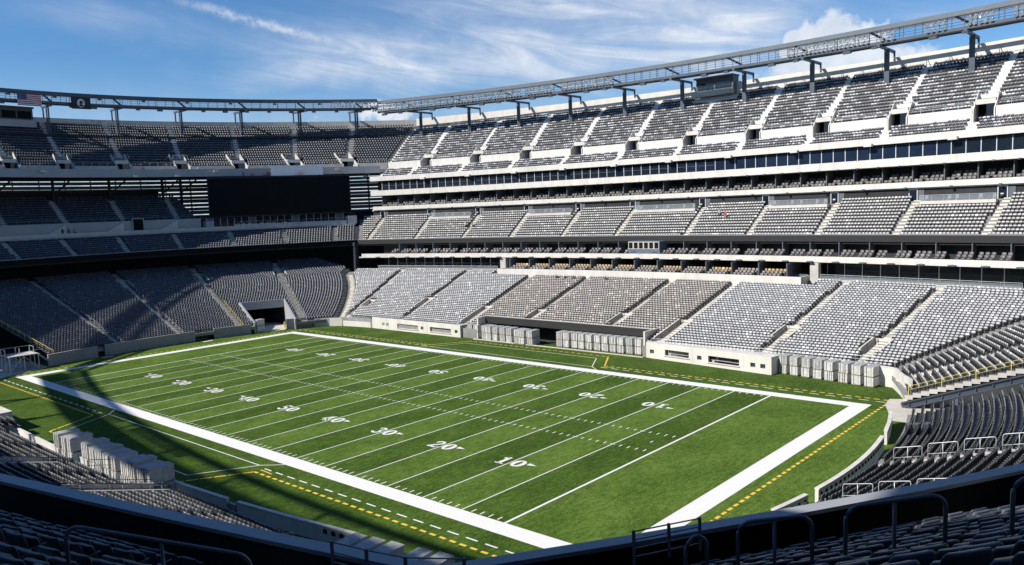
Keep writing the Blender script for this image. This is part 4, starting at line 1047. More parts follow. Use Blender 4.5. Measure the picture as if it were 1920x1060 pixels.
# ------------------------------------------------------------------ left end: upper block of the middle stand, open back with louvres, scoreboard
T = thing('middle_grandstand', 'upper block of the left middle stand, dark seats left of the scoreboard', 'grandstand', pt('left', 0, 104, 22))
BR = [(104.3 + .8 * i, 105.1 + .8 * i, 23.5 + .52 * i) for i in range(12)]
BU = [-23, -11.0, 1.4, 13.6, 25.4]; SB0 = 31.0
limb = lambda d, z=None: (-60, SB0 - 1.0 + (d - 104) * -.12)
tier_steps('left', BR, breaks(-60, 40, 3.0, []), .006, 104.3, limb, 21.8).build('seating_steps', 'deckdark', T)
for i, (d, dn, z) in enumerate(BR): seat_row('left', z, d + .56, -40, limb(d)[1] - .3, [span(u, .8, .006, 104.3, d) for u in BU], SEAT_SHADED, .3, 1, bright=.12)
for u in BU: aisle('left', u, .006, 104.3, BR, T, material='concrete')
strip('left', 103.95, 104.25, 21.2, 24.15, -60, SB0 - 1, 3).build('front_wall', 'fasciagrey', T)
strip('left', 103.0, 103.95, 21.0, 21.4, -60, SB0 + 32, 3).build('walkway', 'concrete', T)
strip('left', 103.0, 103.12, 21.4, 22.0, -60, SB0 + 30, 3).build('kerb_wall', 'pale', T)
for u in (1.4, 13.6, 25.4):
    w = MB(); p = [pt('left', u - 4.6, 103.6, 21.4), pt('left', u - .7, 103.6, 21.4), pt('left', u - .7, 103.9, 21.4), pt('left', u - 4.6, 103.9, 21.4)]
    q = [(p[0][0], p[0][1], 21.9), (p[1][0], p[1][1], 24.1), (p[2][0], p[2][1], 24.1), (p[3][0], p[3][1], 21.9)]; w.hexa(p, q); w.build('ramp_wall', 'pale', T)
strip('left', 103.80, 103.94, 21.4, 24.5, 15.0, 17.2).build('doorway', 'black', T)
r = MB(); r.beam(pt('left', 14.9, 103.75, 21.4), pt('left', 14.9, 103.75, 24.7), .2, .2); r.beam(pt('left', 17.3, 103.75, 21.4), pt('left', 17.3, 103.75, 24.7), .2, .2); r.beam(pt('left', 14.8, 103.75, 24.65), pt('left', 17.4, 103.75, 24.65), .2, .2); r.build('door_frame', 'fasciagrey', T)
r = MB(); tp = []
for k in range(24): s_ = lerp(-30, SB0 - 1, k / 23); r.beam(pt('left', s_, 104.1, 24.15), pt('left', s_, 104.1, 24.9), .05, .05); tp.append(pt('left', s_, 104.1, 24.9))
r.tube(tp, .03, 5); r.build('front_rail', 'rail', T)
for u in BU + [29.5]:                                  # columns carrying the top stand
    c = MB(); c.beam(pt('left', u + .6, 113, 27), pt('left', u + .6, 113, 38), .5, .5); c.build('column', 'dark', T)
    b = MB(); b.beam(pt('left', u + .8, 113.4, 30.5), pt('left', u + 5.0, 113.4, 34.2), .3, .3); b.build('brace', 'dark', T)
world_children(T)
T = thing('louvre_wall', 'open louvred back wall with sky showing behind left stand', 'wall', pt('left', 10, 118, 28))
for k in range(17):
    z = 22.4 + k * .95
    strip('left', 118, 118.3, z, z + (.74 if k % 3 else .90), -45, 78, 4).build('slat', 'booth', T)
for k in range(22):
    s_ = -44 + k * 5.6; strip('left', 117.8, 117.95, 16, 40, s_ - .12, s_ + .12).build('louvre_post', 'booth', T)
strip('left', 117.7, 118.4, 0, 31.5, -60, 27, 4).build('lower_wall', 'dark', T); strip('left', 117.7, 118.4, 0, 24.5, 26, 80, 4).build('lower_wall', 'dark', T)
strip('left', 117.7, 118.4, 36.5, 44.4, 27, 80, 4).build('upper_wall', 'dark', T); strip('left', 117.7, 118.4, 34.0, 44.4, -70, 27, 4).build('upper_wall', 'dark', T)
world_children(T)
# scoreboard
A_ = Vector(pt('left', 31.9, 103.9, 0)); B_ = Vector(pt('left', 62.8, 103.9, 0)); mid = (A_ + B_) / 2; dv = (B_ - A_)
T = thing('scoreboard', 'large blank black video board hung under the left top stand', 'scoreboard', (mid.x, mid.y, 24.3), math.atan2(dv.y, dv.x)); Ls = dv.xy.length
q = MB(); q.box((0, -.02, 4.85), (Ls - .5, .2, 9.2)); q.build('screen', 'black', T)
q = MB()
for a, b in (((0, .1, 9.65), (Ls, .5, .4)), ((0, .1, .1), (Ls, .5, .3)), ((-Ls / 2 + .12, .1, 4.9), (.24, .5, 9.1)), ((Ls / 2 - .12, .1, 4.9), (.24, .5, 9.1))): q.box(a, b)
q.build('frame', 'dark', T); q = MB(); q.box((0, .9, 4.8), (Ls - .2, 1.2, 9.4)); q.build('casing', 'dark', T)
q = MB()
for k in range(6): q.box((-Ls / 2 + (k + .5) * Ls / 6, 1.0, 10.4), (.3, .3, 1.2))
q.build('hanger', 'steel', T)
# club windows under the scoreboard
T = thing('club_windows', 'row of club room windows and doors beneath the scoreboard', 'window', pt('left', 47, 104.6, 21.5))
strip('left', 104.9, 105.1, 21.4, 24.4, SB0 - .5, 64, 2).build('back_wall', 'dark', T)
for k in range(20):
    a, b = lerp(SB0 + .5, 63, k / 20), lerp(SB0 + .5, 63, (k + 1) / 20)
    strip('left', 104.7, 104.8, 21.5, 24.2, a - .06, a + .06).build('mullion', 'frame', T)
    strip('left', 104.74, 104.77, 21.6, 24.1, a + .08, b - .08).build('pane', 'glass' if k % 6 else 'boothblue', T)
strip('left', 103.3, 103.5, 21.4, 22.35, SB0 + 6, 61.5, 2).build('platform_wall', 'pale', T)
for s_ in (SB0 + .6, 62.6): strip('left', 103.2, 104.6, 21.4, 23.4, s_ - .9, s_ + .9).build('side_booth', 'fasciagrey', T)
r = MB(); tp = [pt('left', lerp(SB0 + 6, 61.5, k / 16), 103.4, 23.0) for k in range(17)]
for p in tp: r.beam((p[0], p[1], p[2] - .65), p, .04, .04)
r.tube(tp, .03, 5); r.build('rail', 'railpale', T)
for k in range(9):
    c = MB(); s_ = SB0 + 7 + k * 1.3; p = pt('left', s_, 103.75, 22.1); c.box(p, (.6, .6, .9)); 
    if k % 4 != 3: c.build('white_table', 'white', T)
world_children(T)
# fascia sign: soft grey panel, pale red patch, red tick beside it
MS = bpy.data.materials.new('sign_print'); MS.use_nodes = True; nt = MS.node_tree; N = nt.nodes; L = nt.links
tcn = N.new('ShaderNodeTexCoord'); sx = N.new('ShaderNodeSeparateXYZ'); L.new(tcn.outputs['Object'], sx.inputs[0])
def sm_(op, a, b=None):
    n = N.new('ShaderNodeMath'); n.operation = op
    for i, v in enumerate((a, b)):
        if v is None: continue
        if isinstance(v, (int, float)): n.inputs[i].default_value = v
        else: L.new(v, n.inputs[i])
    return n.outputs[0]
rr = sm_('ADD', sm_('POWER', sm_('DIVIDE', sm_('SUBTRACT', sx.outputs[0], .7), 1.25), 2.0), sm_('POWER', sm_('DIVIDE', sm_('ADD', sx.outputs[2], .75), 1.1), 2.0))
bl = sm_('EXPONENT', sm_('MULTIPLY', rr, -1.2)); mx = N.new('ShaderNodeMix'); mx.data_type = 'RGBA'; L.new(bl, mx.inputs['Factor'])
mx.inputs['A'].default_value = (.80, .80, .82, 1); mx.inputs['B'].default_value = (.78, .30, .32, 1); L.new(mx.outputs['Result'], N['Principled BSDF'].inputs['Base Color']); N['Principled BSDF'].inputs['Roughness'].default_value = .6
A_ = Vector(pt('left', 46.0, 103.75, 0)); B_ = Vector(pt('left', 57.2, 103.75, 0)); mid = (A_ + B_) / 2; dv = B_ - A_
T = thing('fascia_sign', 'grey sign panel with soft red patch and red tick on the left fascia', 'sign', (mid.x, mid.y, 34.85), math.atan2(dv.y, dv.x)); Ls = dv.xy.length
q = MB(); q.box((0, -.35, 0), (Ls, .15, 3.6)); q.build('panel', MS, T)
q = MB(); q.box((0, -.1, 0), (Ls - .5, .3, 2.6)); q.build('mount', 'dark', T)
q = MB(); q.beam((-11.2, -.35, .15), (-10.3, -.35, -1.35), .12, .28); q.beam((-10.35, -.35, -1.35), (-6.0, -.35, .35), .12, .2); q.build('tick', 'red', T)
for k, s_ in enumerate((16.4, 25.6, 34.0, 60.3, -3)):
    T = thing('fascia_light', f'small white light box on the left fascia, {["below the third exit","left of scoreboard corner","above scoreboard left corner","right of the sign","near the left edge"][k]}', 'light', pt('left', s_, 103.7, 34.2 if k < 2 else 35.2), yaw('left', s_, 104), group='small light boxes on the left fascia')
    q = MB(); q.box((0, -.25, 0), (1.0, .5, .42)); q.build('housing', 'white', T); q = MB(); q.box((0, .05, -.1), (.2, .3, .15)); q.build('bracket', 'steel', T)
# flags on the left gantry
def flag_frame(s0, s1): a, b = Vector(pt('left', s0, 115.1, 0)), Vector(pt('left', s1, 115.1, 0)); m_ = (a + b) / 2; d_ = b - a; return m_, math.atan2(d_.y, d_.x), d_.xy.length
m_, rz, Ls = flag_frame(-2.9, 2.1)
T = thing('flag', 'striped flag with blue canton hanging on the left gantry', 'flag', (m_.x, m_.y, 51.0), rz); Hf = 2.65
def wav(x, z): return -.05 - .06 * math.sin(x * 2.4 + z * .6)
for k in range(13):
    q = MB(); z0, z1 = Hf * (12 - k) / 13, Hf * (13 - k) / 13; n = 14; x_0 = (-Ls / 2 + Ls * .4) if k < 7 else -Ls / 2
    for i in range(n):
        a, b = lerp(x_0, Ls / 2, i / n), lerp(x_0, Ls / 2, (i + 1) / n); q.quad((a, wav(a, z0), z0), (b, wav(b, z0), z0), (b, wav(b, z1), z1), (a, wav(a, z1), z1))
    q.build('stripe', simple('flag_red', (.38, .03, .05)) if k % 2 == 0 else simple('flag_white', (.62, .60, .60)), T)
q = MB(); n = 6; zc = Hf * 6 / 13
for i in range(n):
    a, b = lerp(-Ls / 2, -Ls / 2 + Ls * .4, i / n), lerp(-Ls / 2, -Ls / 2 + Ls * .4, (i + 1) / n); q.quad((a, wav(a, zc), zc), (b, wav(b, zc), zc), (b, wav(b, Hf), Hf), (a, wav(a, Hf), Hf))
q.build('canton', simple('flag_blue', (.03, .05, .14)), T)
q = MB()
for j in range(9):
    for i in range(6 if j % 2 == 0 else 5):
        x = -Ls / 2 + Ls * .4 * ((i + .5) / 6 if j % 2 == 0 else (i + 1) / 6); z = zc + (Hf - zc) * (j + .5) / 9; y = wav(x, z) - .012
        q.poly([(x + .055 * (1 if t_ % 2 == 0 else .4) * math.sin(t_ * math.pi / 5), y, z + .055 * (1 if t_ % 2 == 0 else .4) * math.cos(t_ * math.pi / 5)) for t_ in range(10)])
q.build('stars', simple('flag_white', (.62, .60, .60)), T)
m_, rz, Ls = flag_frame(8.4, 12.6)
T = thing('flag', 'black flag with white round emblem hanging on the left gantry', 'flag', (m_.x, m_.y, 50.9), rz); Hf = 2.75
q = MB(); q.box((0, -.05, Hf / 2), (Ls, .04, Hf)); q.build('cloth', simple('flag_black', (.012, .012, .014)), T)
q = MB(); q.poly([(.85 * math.cos(t_ * math.pi / 12), -.085, Hf * .5 + 1.0 * math.sin(t_ * math.pi / 12)) for t_ in range(24)]); q.build('emblem_disc', simple('flag_white', (.62, .60, .60)), T)
q = MB(); q.poly([(x, -.095, Hf * .5 + z) for x, z in ((-.55, -.72), (.5, -.85), (.42, -.45), (.15, -.35), (.12, -.15), (.35, -.1), (.40, .1), (.48, .18), (.36, .4), (.15, .55), (-.15, .5), (-.32, .25), (-.3, 0), (-.2, -.2), (-.3, -.4))]); q.build('emblem_silhouette', simple('flag_black', (.012, .012, .014)), T)

# ------------------------------------------------------------------ booths
T = thing('control_booth', 'dark grey booth standing on the top rows of the far stand', 'booth', pt('far', 3.3, 96.0, 46.2), yaw('far', 3.3, 96))
q = MB(); q.box((0, 1.0, 2.0), (8.6, 2.6, 3.5)); q.build('cabin', 'booth', T)
q = MB(); q.box((0, .6, 3.85), (8.9, 3.6, .35)); q.build('roof', 'booth', T)
for k in range(2): q = MB(); q.box((-2.05 + k * 4.1, -.36, 2.05), (3.7, .08, 1.35)); q.build('window', 'glass', T)
q = MB(); q.box((0, -1.2, .35), (8.8, 2.2, .9)); q.build('platform', 'fasciagrey', T)
q = MB(); tp = [(-4.4 + k * 1.1, -2.3, 1.6) for k in range(9)]
for p in tp: q.beam((p[0], p[1], .8), p, .05, .05)
q.tube(tp, .03, 5); q.build('rail', 'railpale', T)
q = MB(); q.tube([(.6, .8, 4.0), (.6, .8, 4.5)], .04, 6); q.tube([(.35 + .25 * math.cos(a_), .55, 4.7 + .25 * math.sin(a_)) for a_ in [k * math.pi / 5 for k in range(10)]], .06, 5, True); q.build('dish_antenna', 'white', T)
T = thing('camera_booth', 'small blue-grey booth with six white-framed windows on the suite ledge', 'booth', pt('far', 3.3, 65.7, 13.9), yaw('far', 3.3, 66))
q = MB(); q.box((0, 1.3, 1.25), (7.0, 2.4, 2.5)); q.build('cabin', 'boothblue', T)
for k in range(6):
    f_ = MB(); x = -2.85 + k * 1.14
    for a, b in (((x, .04, 2.35), (1.08, .1, .1)), ((x, .04, 1.05), (1.08, .1, .1)), ((x - .49, .04, 1.7), (.1, .1, 1.2)), ((x + .49, .04, 1.7), (.1, .1, 1.2))): f_.box(a, b)
    w = f_.build('window', 'white', T); p = MB(); p.box((x, .07, 1.7), (.88, .05, 1.2)); p.build('pane', 'black', w)
for s_ in (-1, 1): q = MB(); q.beam((s_ * 3.2, .02, .35), (s_ * 1.9, -.2, .75), .06, .06); q.beam((s_ * 1.9, -.2, .75), (s_ * 1.9, -.15, .3), .06, .06); q.build('arm', 'rail', T)
T = thing('control_booth', 'long dark box building on the rim at the left edge', 'booth', pt('left', -6.6, 121.2, 46.6), yaw('left', -6.6, 121))
q = MB(); q.box((0, .6, 2.0), (17, 3, 3.4)); q.build('cabin', 'booth', T); q = MB(); q.box((0, .4, 3.85), (17.3, 3.6, .35)); q.build('roof', 'booth', T)
for k in range(5): q = MB(); q.box((-6.6 + k * 3.3, -.92, 2.2), (3.0, .08, 1.7)); q.build('window', 'black', T)
q = MB(); q.box((0, -1.1, .1), (17.2, 2.0, 1.6)); q.build('base', 'fasciagrey', T)

# ------------------------------------------------------------------ stacks of cover panels
def bundle(w, d, h, n, rnd, along='x'):
    mb = MB(); x = -w / 2
    for k in range(n):
        t_ = w / n; g_ = .07; dy = rnd.uniform(-.09, .09); dh = rnd.uniform(-.03, .0); dz = rnd.uniform(0, .02)
        mb.box((x + t_ / 2, dy, h / 2 + dh / 2), (t_ - g_, d, h + dh)); x += t_
    mb.box((0, 0, h * .5), (w * .96, d - .9, h * .9))
    return mb
BM = []
rnd = random.Random(3)
for k in range(5):
    n = (6, 5, 8, 7, 4)[k]; b = bundle(1.22, 2.2, 1.12, n, rnd).mesh('panel_bundle'); BM.append(b)
rib = MB()
for k in range(9): rib.box((-.55 + k * .1375, 0, 1.15), (.08, 2.15, .07))
ribm = rib.mesh('top_ribs')
pal = MB()
for y in (-1.0, 0, 1.0): pal.box((0, y, .05), (1.2, .14, .08))
for k in range(5): pal.box((-.52 + k * .26, 0, .105), (.16, 2.2, .022))
palm = pal.mesh('pallet'); palm.materials.append(MT['pallet']); ribm.materials.append(MT['panel'])
mcache = {}
def bund(k, m_):
    if (k, m_) not in mcache: c = BM[k].copy(); c.materials.clear(); c.materials.append(MT[m_]); mcache[(k, m_)] = c
    return mcache[(k, m_)]
ORD = ['first', 'second', 'third', 'fourth', 'fifth', 'sixth', 'seventh', 'eighth', 'ninth', 'tenth', 'eleventh', 'twelfth', 'thirteenth', 'fourteenth', 'fifteenth']
def stack(x, y, rz, label, group, m_='panel', two=True, tall=1.0):
    T = thing('panel_stack', label, 'panel stack', (x, y, .015), rz, group)
    link('pallet', palm, T, (0, 0, 0))
    link('panel_bundle', bund(rnd.randrange(5), m_), T, (0, 0, .12))
    if two:
        link('pallet', palm, T, (rnd.uniform(-.03, .03), 0, 1.245), rnd.uniform(-.02, .02)); o = link('panel_bundle', bund(rnd.randrange(5), m_), T, (rnd.uniform(-.04, .04), rnd.uniform(-.05, .05), 1.36), rnd.uniform(-.025, .025))
    link('top_ribs', ribm, T, (0, 0, 1.36 if two else .12)); T.scale = (1, 1, tall)
    return T
for k in range(10):
    x = -17.6 + k * 1.68; y = 39.3 if k < 2 else 39.0 if k < 7 else 38.4; stack(x + (.5 if k in (2, 7) else 0), y + rnd.uniform(-.15, .15), rnd.uniform(-.03, .03), f'double grey panel stack left of the gap below the dark board, {ORD[k]} from the left', 'panel stacks in front of the dark board, left group')
for k in range(11): stack(2.9 + k * 1.52, 39.9 + k * .03 + rnd.uniform(-.15, .15), rnd.uniform(-.03, .03), f'double grey panel stack right of the gap below the dark board, {ORD[k]} from the left', 'panel stacks in front of the dark board, right group')
for k in range(8): x = 42.3 + k * 1.62; stack(x + (.25 if k > 4 else 0), 38.0 - k * .30, -.14 + rnd.uniform(-.03, .03), f'tall pale panel stack before the cream right wall, {ORD[k]} from the left', 'panel stacks at the far right wall')
k = 0
for x in (-1.6, .1, 1.7, 5.2, 6.75, 8.3, 9.85, 11.3, 13.5, 15.05, 16.6, 18.1):
    stack(x, -38.3 + .06 * (x > 4) + .03 * k, .05 + rnd.uniform(-.03, .03), f'ribbed grey panel stack by the near left wall, {ORD[k]} from the left', 'panel stacks along the near left wall', tall=rnd.choice((1.06, 1.12, 1.16))); k += 1
k = 0
for x, y in ((41.4, -35.6), (43.0, -35.3), (44.6, -35.0), (46.9, -34.6), (48.5, -34.2)):
    stack(x, y, .12 + rnd.uniform(-.03, .03), f'bluish panel stack in shade behind the front rail, {ORD[k]} from the left', 'bluish panel stacks at the bottom centre', 'panelblue', two=False, tall=1.1); k += 1
for k, (x, y) in enumerate(((-64.4, 20.9), (-63.9, 22.6))): stack(x, y, .25, f'shaded panel stack at the left jamb of the corner tunnel, {"rear" if k == 0 else "front"} one', 'panel stacks at the corner tunnel')
slw = slot_wall('field_suite_wall', -19.4, -45.2, -38.0, -38.1, 2.3, [(-5.0, 1.2, .55, 1.45), (4.6, 10.4, .55, 1.45)], [-9.3, 2.4], 'white roof edge of the near suite wall at the left edge')

# ------------------------------------------------------------------ foreground seats as single objects
def pad(w, z0, z1, y0, y1, th, bow, corner, nx=8, nz=11):
    """rounded, bowed shell: w wide, from (y0,z0) to (y1,z1)"""
    mb = MB(); F = []; Bk = []
    for j in range(nz + 1):
        t_ = .5 - .5 * math.cos(math.pi * j / nz); z = lerp(z0, z1, t_); yy = lerp(y0, y1, t_)
        e = 0.0
        if t_ > 1 - corner: u = (t_ - (1 - corner)) / corner; e = (1 - math.sqrt(max(0, 1 - u * u))) * .24
        if t_ < corner * .5: u = 1 - t_ / (corner * .5); e = (1 - math.sqrt(max(0, 1 - u * u))) * .12
        hw_ = w / 2 * (1 - e); f = []; b = []
        for i in range(nx + 1):
            x = lerp(-hw_, hw_, i / nx); q = (2 * i / nx - 1) ** 2; ed = 0 if 0 < i < nx and 0 < j < nz else 1
            y = yy - bow * q
            f.append((x, y - th / 2 * (1 - .75 * ed), z)); b.append((x, y + th / 2 * (1 - .75 * ed), z))
        F.append(f); Bk.append(b)
    n = len(mb.v); k = nx + 1
    for r_ in F: mb.v += r_
    for r_ in Bk: mb.v += r_
    o_ = (nz + 1) * k
    for j in range(nz):
        for i in range(nx):
            a = j * k + i; mb.f.append((a, a + 1, a + k + 1, a + k)); mb.f.append((o_ + a, o_ + a + k, o_ + a + k + 1, o_ + a + 1))
    for i in range(nx): mb.f.append((i, o_ + i, o_ + i + 1, i + 1)); a = nz * k + i; mb.f.append((a, a + 1, o_ + a + 1, o_ + a))
    for j in range(nz): a = j * k; mb.f.append((a, a + k, o_ + a + k, o_ + a)); a = j * k + nx; mb.f.append((a, o_ + a, o_ + a + k, a + k))
    return mb
def seat_meshes():
    R = []
    for mb, nm, m_ in ((pad(.49, .43, .875, .02, .12, .07, .010, .26), 'backrest', 'seatfg'), (pad(.45, .40, .74, -.14, -.05, .085, .010, .34), 'seat_pan', 'seatfg')):
        me = mb.mesh(nm); me.materials.append(MT[m_])
        bm = bmesh.new(); bm.from_mesh(me); bmesh.ops.recalc_face_normals(bm, faces=bm.faces); bm.to_mesh(me); bm.free()
        for p in me.polygons: p.use_smooth = True
        R.append(me)
    st = MB(); st.box((-.262, -.02, .3), (.035, .07, .6)); st.beam((-.262, -.20, .62), (-.262, .10, .62), .04, .035); st.box((-.262, -.02, .01), (.06, .16, .02)); st.beam((-.262, .02, .45), (-.2, .06, .5), .03, .05)
    me = st.mesh('standard'); me.materials.append(MT['seatfg2']); R.append(me)
    return R
FGM = seat_meshes()
MT['seatfg3'] = mat('seat_plastic_worn_slate', (0.085, 0.10, 0.125), 0.4, 0.15, 5.0, 0.05)
ALT = FGM[0].copy(); ALT.materials.clear(); ALT.materials.append(MT['seatfg3'])
iw = Matrix(cam.matrix_world).inverted()
def screen(p):
    q = iw @ Vector(p)
    if q.z > -.5: return None
    f_ = cam_d.lens / 36
    return (.5 - cam_d.shift_x + f_ * q.x / -q.z, .5 - cam_d.shift_y * 1920 / 1060 + f_ * q.y / -q.z * 1920 / 1060)
cand = []
for side, rows, al, kf, d0, part in (('near', NMR, NEAR_A, .0033, MF0, 0), ('right', RMR, RIGHT_A, .0095, ME0, 1)):
    for i, (d, dn, z) in enumerate(rows):
        v = mitre(d + .5, ME0 + (z - MZ) / .348 * .85)[0] if side == 'near' else mitre(MF0 + (z - MZ) / .45 * .85, d + .5)[1]
        lo, hi = (20, v - .3) if side == 'near' else (-v + .3, 10)
        n = int((hi - lo) / .55)
        for k in range(n):
            s = (hi - (k + .5) * .55) if side == 'near' else (lo + (k + .5) * .55)
            if any(abs(s - u * (1 + kf * (d - d0))) < .8 for u in al): continue
            p = pt(side, s, d + .55, z); dist = (Vector(p) - CAM).length
            if dist < 6.9: continue
            sc_ = screen((p[0], p[1], p[2] + .8))
            if sc_ is None or not (-.04 < sc_[0] < 1.04 and -.10 < sc_[1] < 1.05): continue
            cand.append((dist, side, i, k, p, yaw(side, s, d), sc_[0]))
cand.sort()
def ordn(n):
    w = {1: 'first', 2: 'second', 3: 'third', 4: 'fourth', 5: 'fifth', 6: 'sixth', 7: 'seventh', 8: 'eighth', 9: 'ninth', 10: 'tenth', 11: 'eleventh', 12: 'twelfth', 13: 'thirteenth', 14: 'fourteenth', 15: 'fifteenth'}
    return w.get(n, str(n) + ('st' if n % 10 == 1 and n != 11 else 'nd' if n % 10 == 2 and n != 12 else 'rd' if n % 10 == 3 and n != 13 else 'th'))
keep = cand[:296]
byrow = {}
for c in keep: byrow.setdefault((c[1], c[2]), []).append(c)
for (side, i), L_ in byrow.items():
    L_.sort(key=lambda c: c[6])
    for k, c in enumerate(L_):
        wh = 'left' if side == 'near' else 'right'
        T = thing('folding_seat', f'slate folding seat in shaded {wh} foreground, {ordn(i + 1)} row above parapet, {ordn(k + 1)} from its left end', 'seat', c[4], c[5] + random.uniform(-.01, .01), 'single seats in the shaded foreground rows')
        o = link('backrest', ALT if random.random() < .22 else FGM[0], T); o.rotation_euler = (random.uniform(-.03, .03), 0, 0)
        o = link('seat_pan', FGM[1], T, (0, random.uniform(-.02, .01), 0)); o.rotation_euler = (random.uniform(-.04, .12), 0, 0)
        link('standard', FGM[2], T)
for c in cand[296:]:
    q = random.uniform(.85, 1.15); SEATS.append((*c[4], c[5], (.14 * q), (.17 * q), (.22 * q), 0))

# ------------------------------------------------------------------ all other seats, one mesh
def seat_template(lod):
    V = []; F = []; K = []
    def ext(outl, yf, yb, cf, cb):
        n = len(V); k = len(outl); V.extend([(x, yf(z), z) for x, z in outl]); V.extend([(x, yb(z), z) for x, z in outl]); K.extend([cf] * k + [cb] * k)
        F.append(tuple(range(n, n + k))); F.append(tuple(reversed(range(n + k, n + 2 * k))))
        for i in range(k): j = (i + 1) % k; F.append((n + j, n + i, n + k + i, n + k + j))
    if lod == 0:
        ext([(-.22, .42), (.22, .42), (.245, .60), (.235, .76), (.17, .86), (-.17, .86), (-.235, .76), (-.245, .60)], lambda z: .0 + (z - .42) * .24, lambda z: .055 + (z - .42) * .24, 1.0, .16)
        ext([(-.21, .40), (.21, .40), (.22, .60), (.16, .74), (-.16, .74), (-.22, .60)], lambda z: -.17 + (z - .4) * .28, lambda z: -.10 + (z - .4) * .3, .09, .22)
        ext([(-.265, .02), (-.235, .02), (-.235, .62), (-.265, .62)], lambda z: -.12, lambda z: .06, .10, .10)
    else:
        ext([(-.235, .42), (.235, .42), (.235, .76), (.17, .86), (-.17, .86), (-.235, .76)], lambda z: (z - .42) * .24, lambda z: .06 + (z - .42) * .24, 1.0, .16)
        ext([(-.215, .33), (.215, .33), (.205, .66), (-.205, .66)], lambda z: -.17 + (z - .4) * .28, lambda z: -.09 + (z - .4) * .3, .09, .22)
    if lod == 2:
        V.clear(); F.clear(); K.clear()
        ext([(-.28, .38), (.28, .38), (.28, .86), (.22, .95), (-.22, .95), (-.28, .86)], lambda z: (z - .42) * .2, lambda z: .10 + (z - .42) * .2, 1.0, .6)
        ext([(-.27, .30), (.27, .30), (.26, .50), (-.26, .50)], lambda z: -.42, lambda z: -.02, .75, .9)
    return np.array(V, np.float32), F, np.array(K)
def build_seats(rec):
    A = np.array(rec, np.float64); allV = []; allC = []; loops = []; starts = []; totals = []; vo = 0; lo = 0
    for lod in (0, 1, 2):
        S = A[A[:, 7] == lod]
        if not len(S): continue
        V, F, K = seat_template(lod); n = len(S); m_ = len(V)
        tiltv = RNG.normal(0, .03, n); c, s = np.cos(S[:, 3]), np.sin(S[:, 3])
        y = V[None, :, 1] + tiltv[:, None] * (V[None, :, 2] - .4); x = np.repeat(V[None, :, 0], n, 0); z = np.repeat(V[None, :, 2], n, 0)
        P = np.stack([S[:, 0, None] + c[:, None] * x - s[:, None] * y, S[:, 1, None] + s[:, None] * x + c[:, None] * y, S[:, 2, None] + z], -1)
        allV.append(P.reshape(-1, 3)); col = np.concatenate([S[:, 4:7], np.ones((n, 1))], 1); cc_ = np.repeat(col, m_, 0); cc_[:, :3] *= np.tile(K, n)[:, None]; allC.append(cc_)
        fl = np.concatenate([np.array(f) for f in F]); ft = np.array([len(f) for f in F])
        loops.append((vo + np.arange(n)[:, None] * m_ + fl[None]).reshape(-1)); T_ = np.tile(ft, n); totals.append(T_)
        starts.append(lo + np.concatenate([[0], np.cumsum(T_)[:-1]])); vo += n * m_; lo += len(fl) * n
    V = np.concatenate(allV).astype(np.float32); L_ = np.concatenate(loops).astype(np.int32); St = np.concatenate(starts).astype(np.int32); Tt = np.concatenate(totals).astype(np.int32)
    me = bpy.data.meshes.new('seats'); me.vertices.add(len(V)); me.vertices.foreach_set('co', V.reshape(-1))
    me.loops.add(len(L_)); me.loops.foreach_set('vertex_index', L_); me.polygons.add(len(St)); me.polygons.foreach_set('loop_start', St); me.polygons.foreach_set('loop_total', Tt)
    at = me.color_attributes.new('col', 'FLOAT_COLOR', 'POINT'); at.data.foreach_set('color', np.clip(np.concatenate(allC), 0, .85).astype(np.float32).reshape(-1))
    me.update(calc_edges=True); me.validate(); me.materials.append(MT['seat'])
    o = link('stadium_seats', me); tag(o, 'thousands of small folding seats filling all the stands', 'seats', kind='stuff'); return o
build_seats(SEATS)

# ------------------------------------------------------------------ hand rails, foreground and lower stands
def fl_near(s, d): return MZ + .45 / .85 * (d - MF0)
def dn_(x, y): return -y + x * x / 560
def de_(x, y): return x + y * y / 180
def hoop(pa, pb, h, r, m_, label, group=None, posts=1):
    o = loop_rail([pa, pb], h, r, m_, 'stair_rail', extra_posts=posts); return tag(o, label, 'handrail', group)
hoop((75.75, -64.85, 19.35), (76.62, -63.2, 18.65), 1.15, .024, 'rail', 'hooped grey stair rail in the left foreground', 'hooped rails in the foreground')
hoop((76.85, -63.05, 18.5), (77.45, -61.9, 17.95), 1.15, .024, 'rail', 'lower hooped grey stair rail left of bottom centre', 'hooped rails in the foreground')
hoop((80.30, -59.72, 18.6), (80.50, -59.58, 18.68), 1.15, .024, 'rail', 'narrow hooped rail right of bottom centre', 'hooped rails in the foreground', 0)
hoop((80.80, -59.40, 18.85), (81.52, -59.05, 19.0), 1.12, .024, 'rail', 'hooped grey stair rail in right foreground, second from left', 'hooped rails in the foreground')
hoop((81.84, -58.92, 19.12), (82.74, -58.54, 19.36), 1.12, .024, 'rail', 'hooped grey stair rail in right foreground, third from left', 'hooped rails in the foreground')
hoop((83.32, -58.40, 19.6), (84.2, -58.05, 19.85), 1.12, .024, 'rail', 'hooped stair rail cut by the right edge', 'hooped rails in the foreground')
def parapet_rail(pts, h, label):
    T = thing('guard_rail', label, 'railing', pts[0]); P = [Vector(p) - Vector(pts[0]) for p in pts]; up = Vector((0, 0, 1))
    for p in P: q = MB(); q.beam(p, p + up * h, .045, .045); q.build('post', 'rail', T)
    for k in range(4): q = MB(); q.tube([p + up * (h * (k + 1) / 4 - .02) for p in P], .013, 6); q.build('rail', 'rail', T)
parapet_rail([(73.7, -60.0, 17.4), (74.45, -59.85, 17.4), (75.2, -59.65, 17.4), (76.0, -59.1, 17.4)], .72, 'four-bar guard rail on the parapet left of bottom centre')
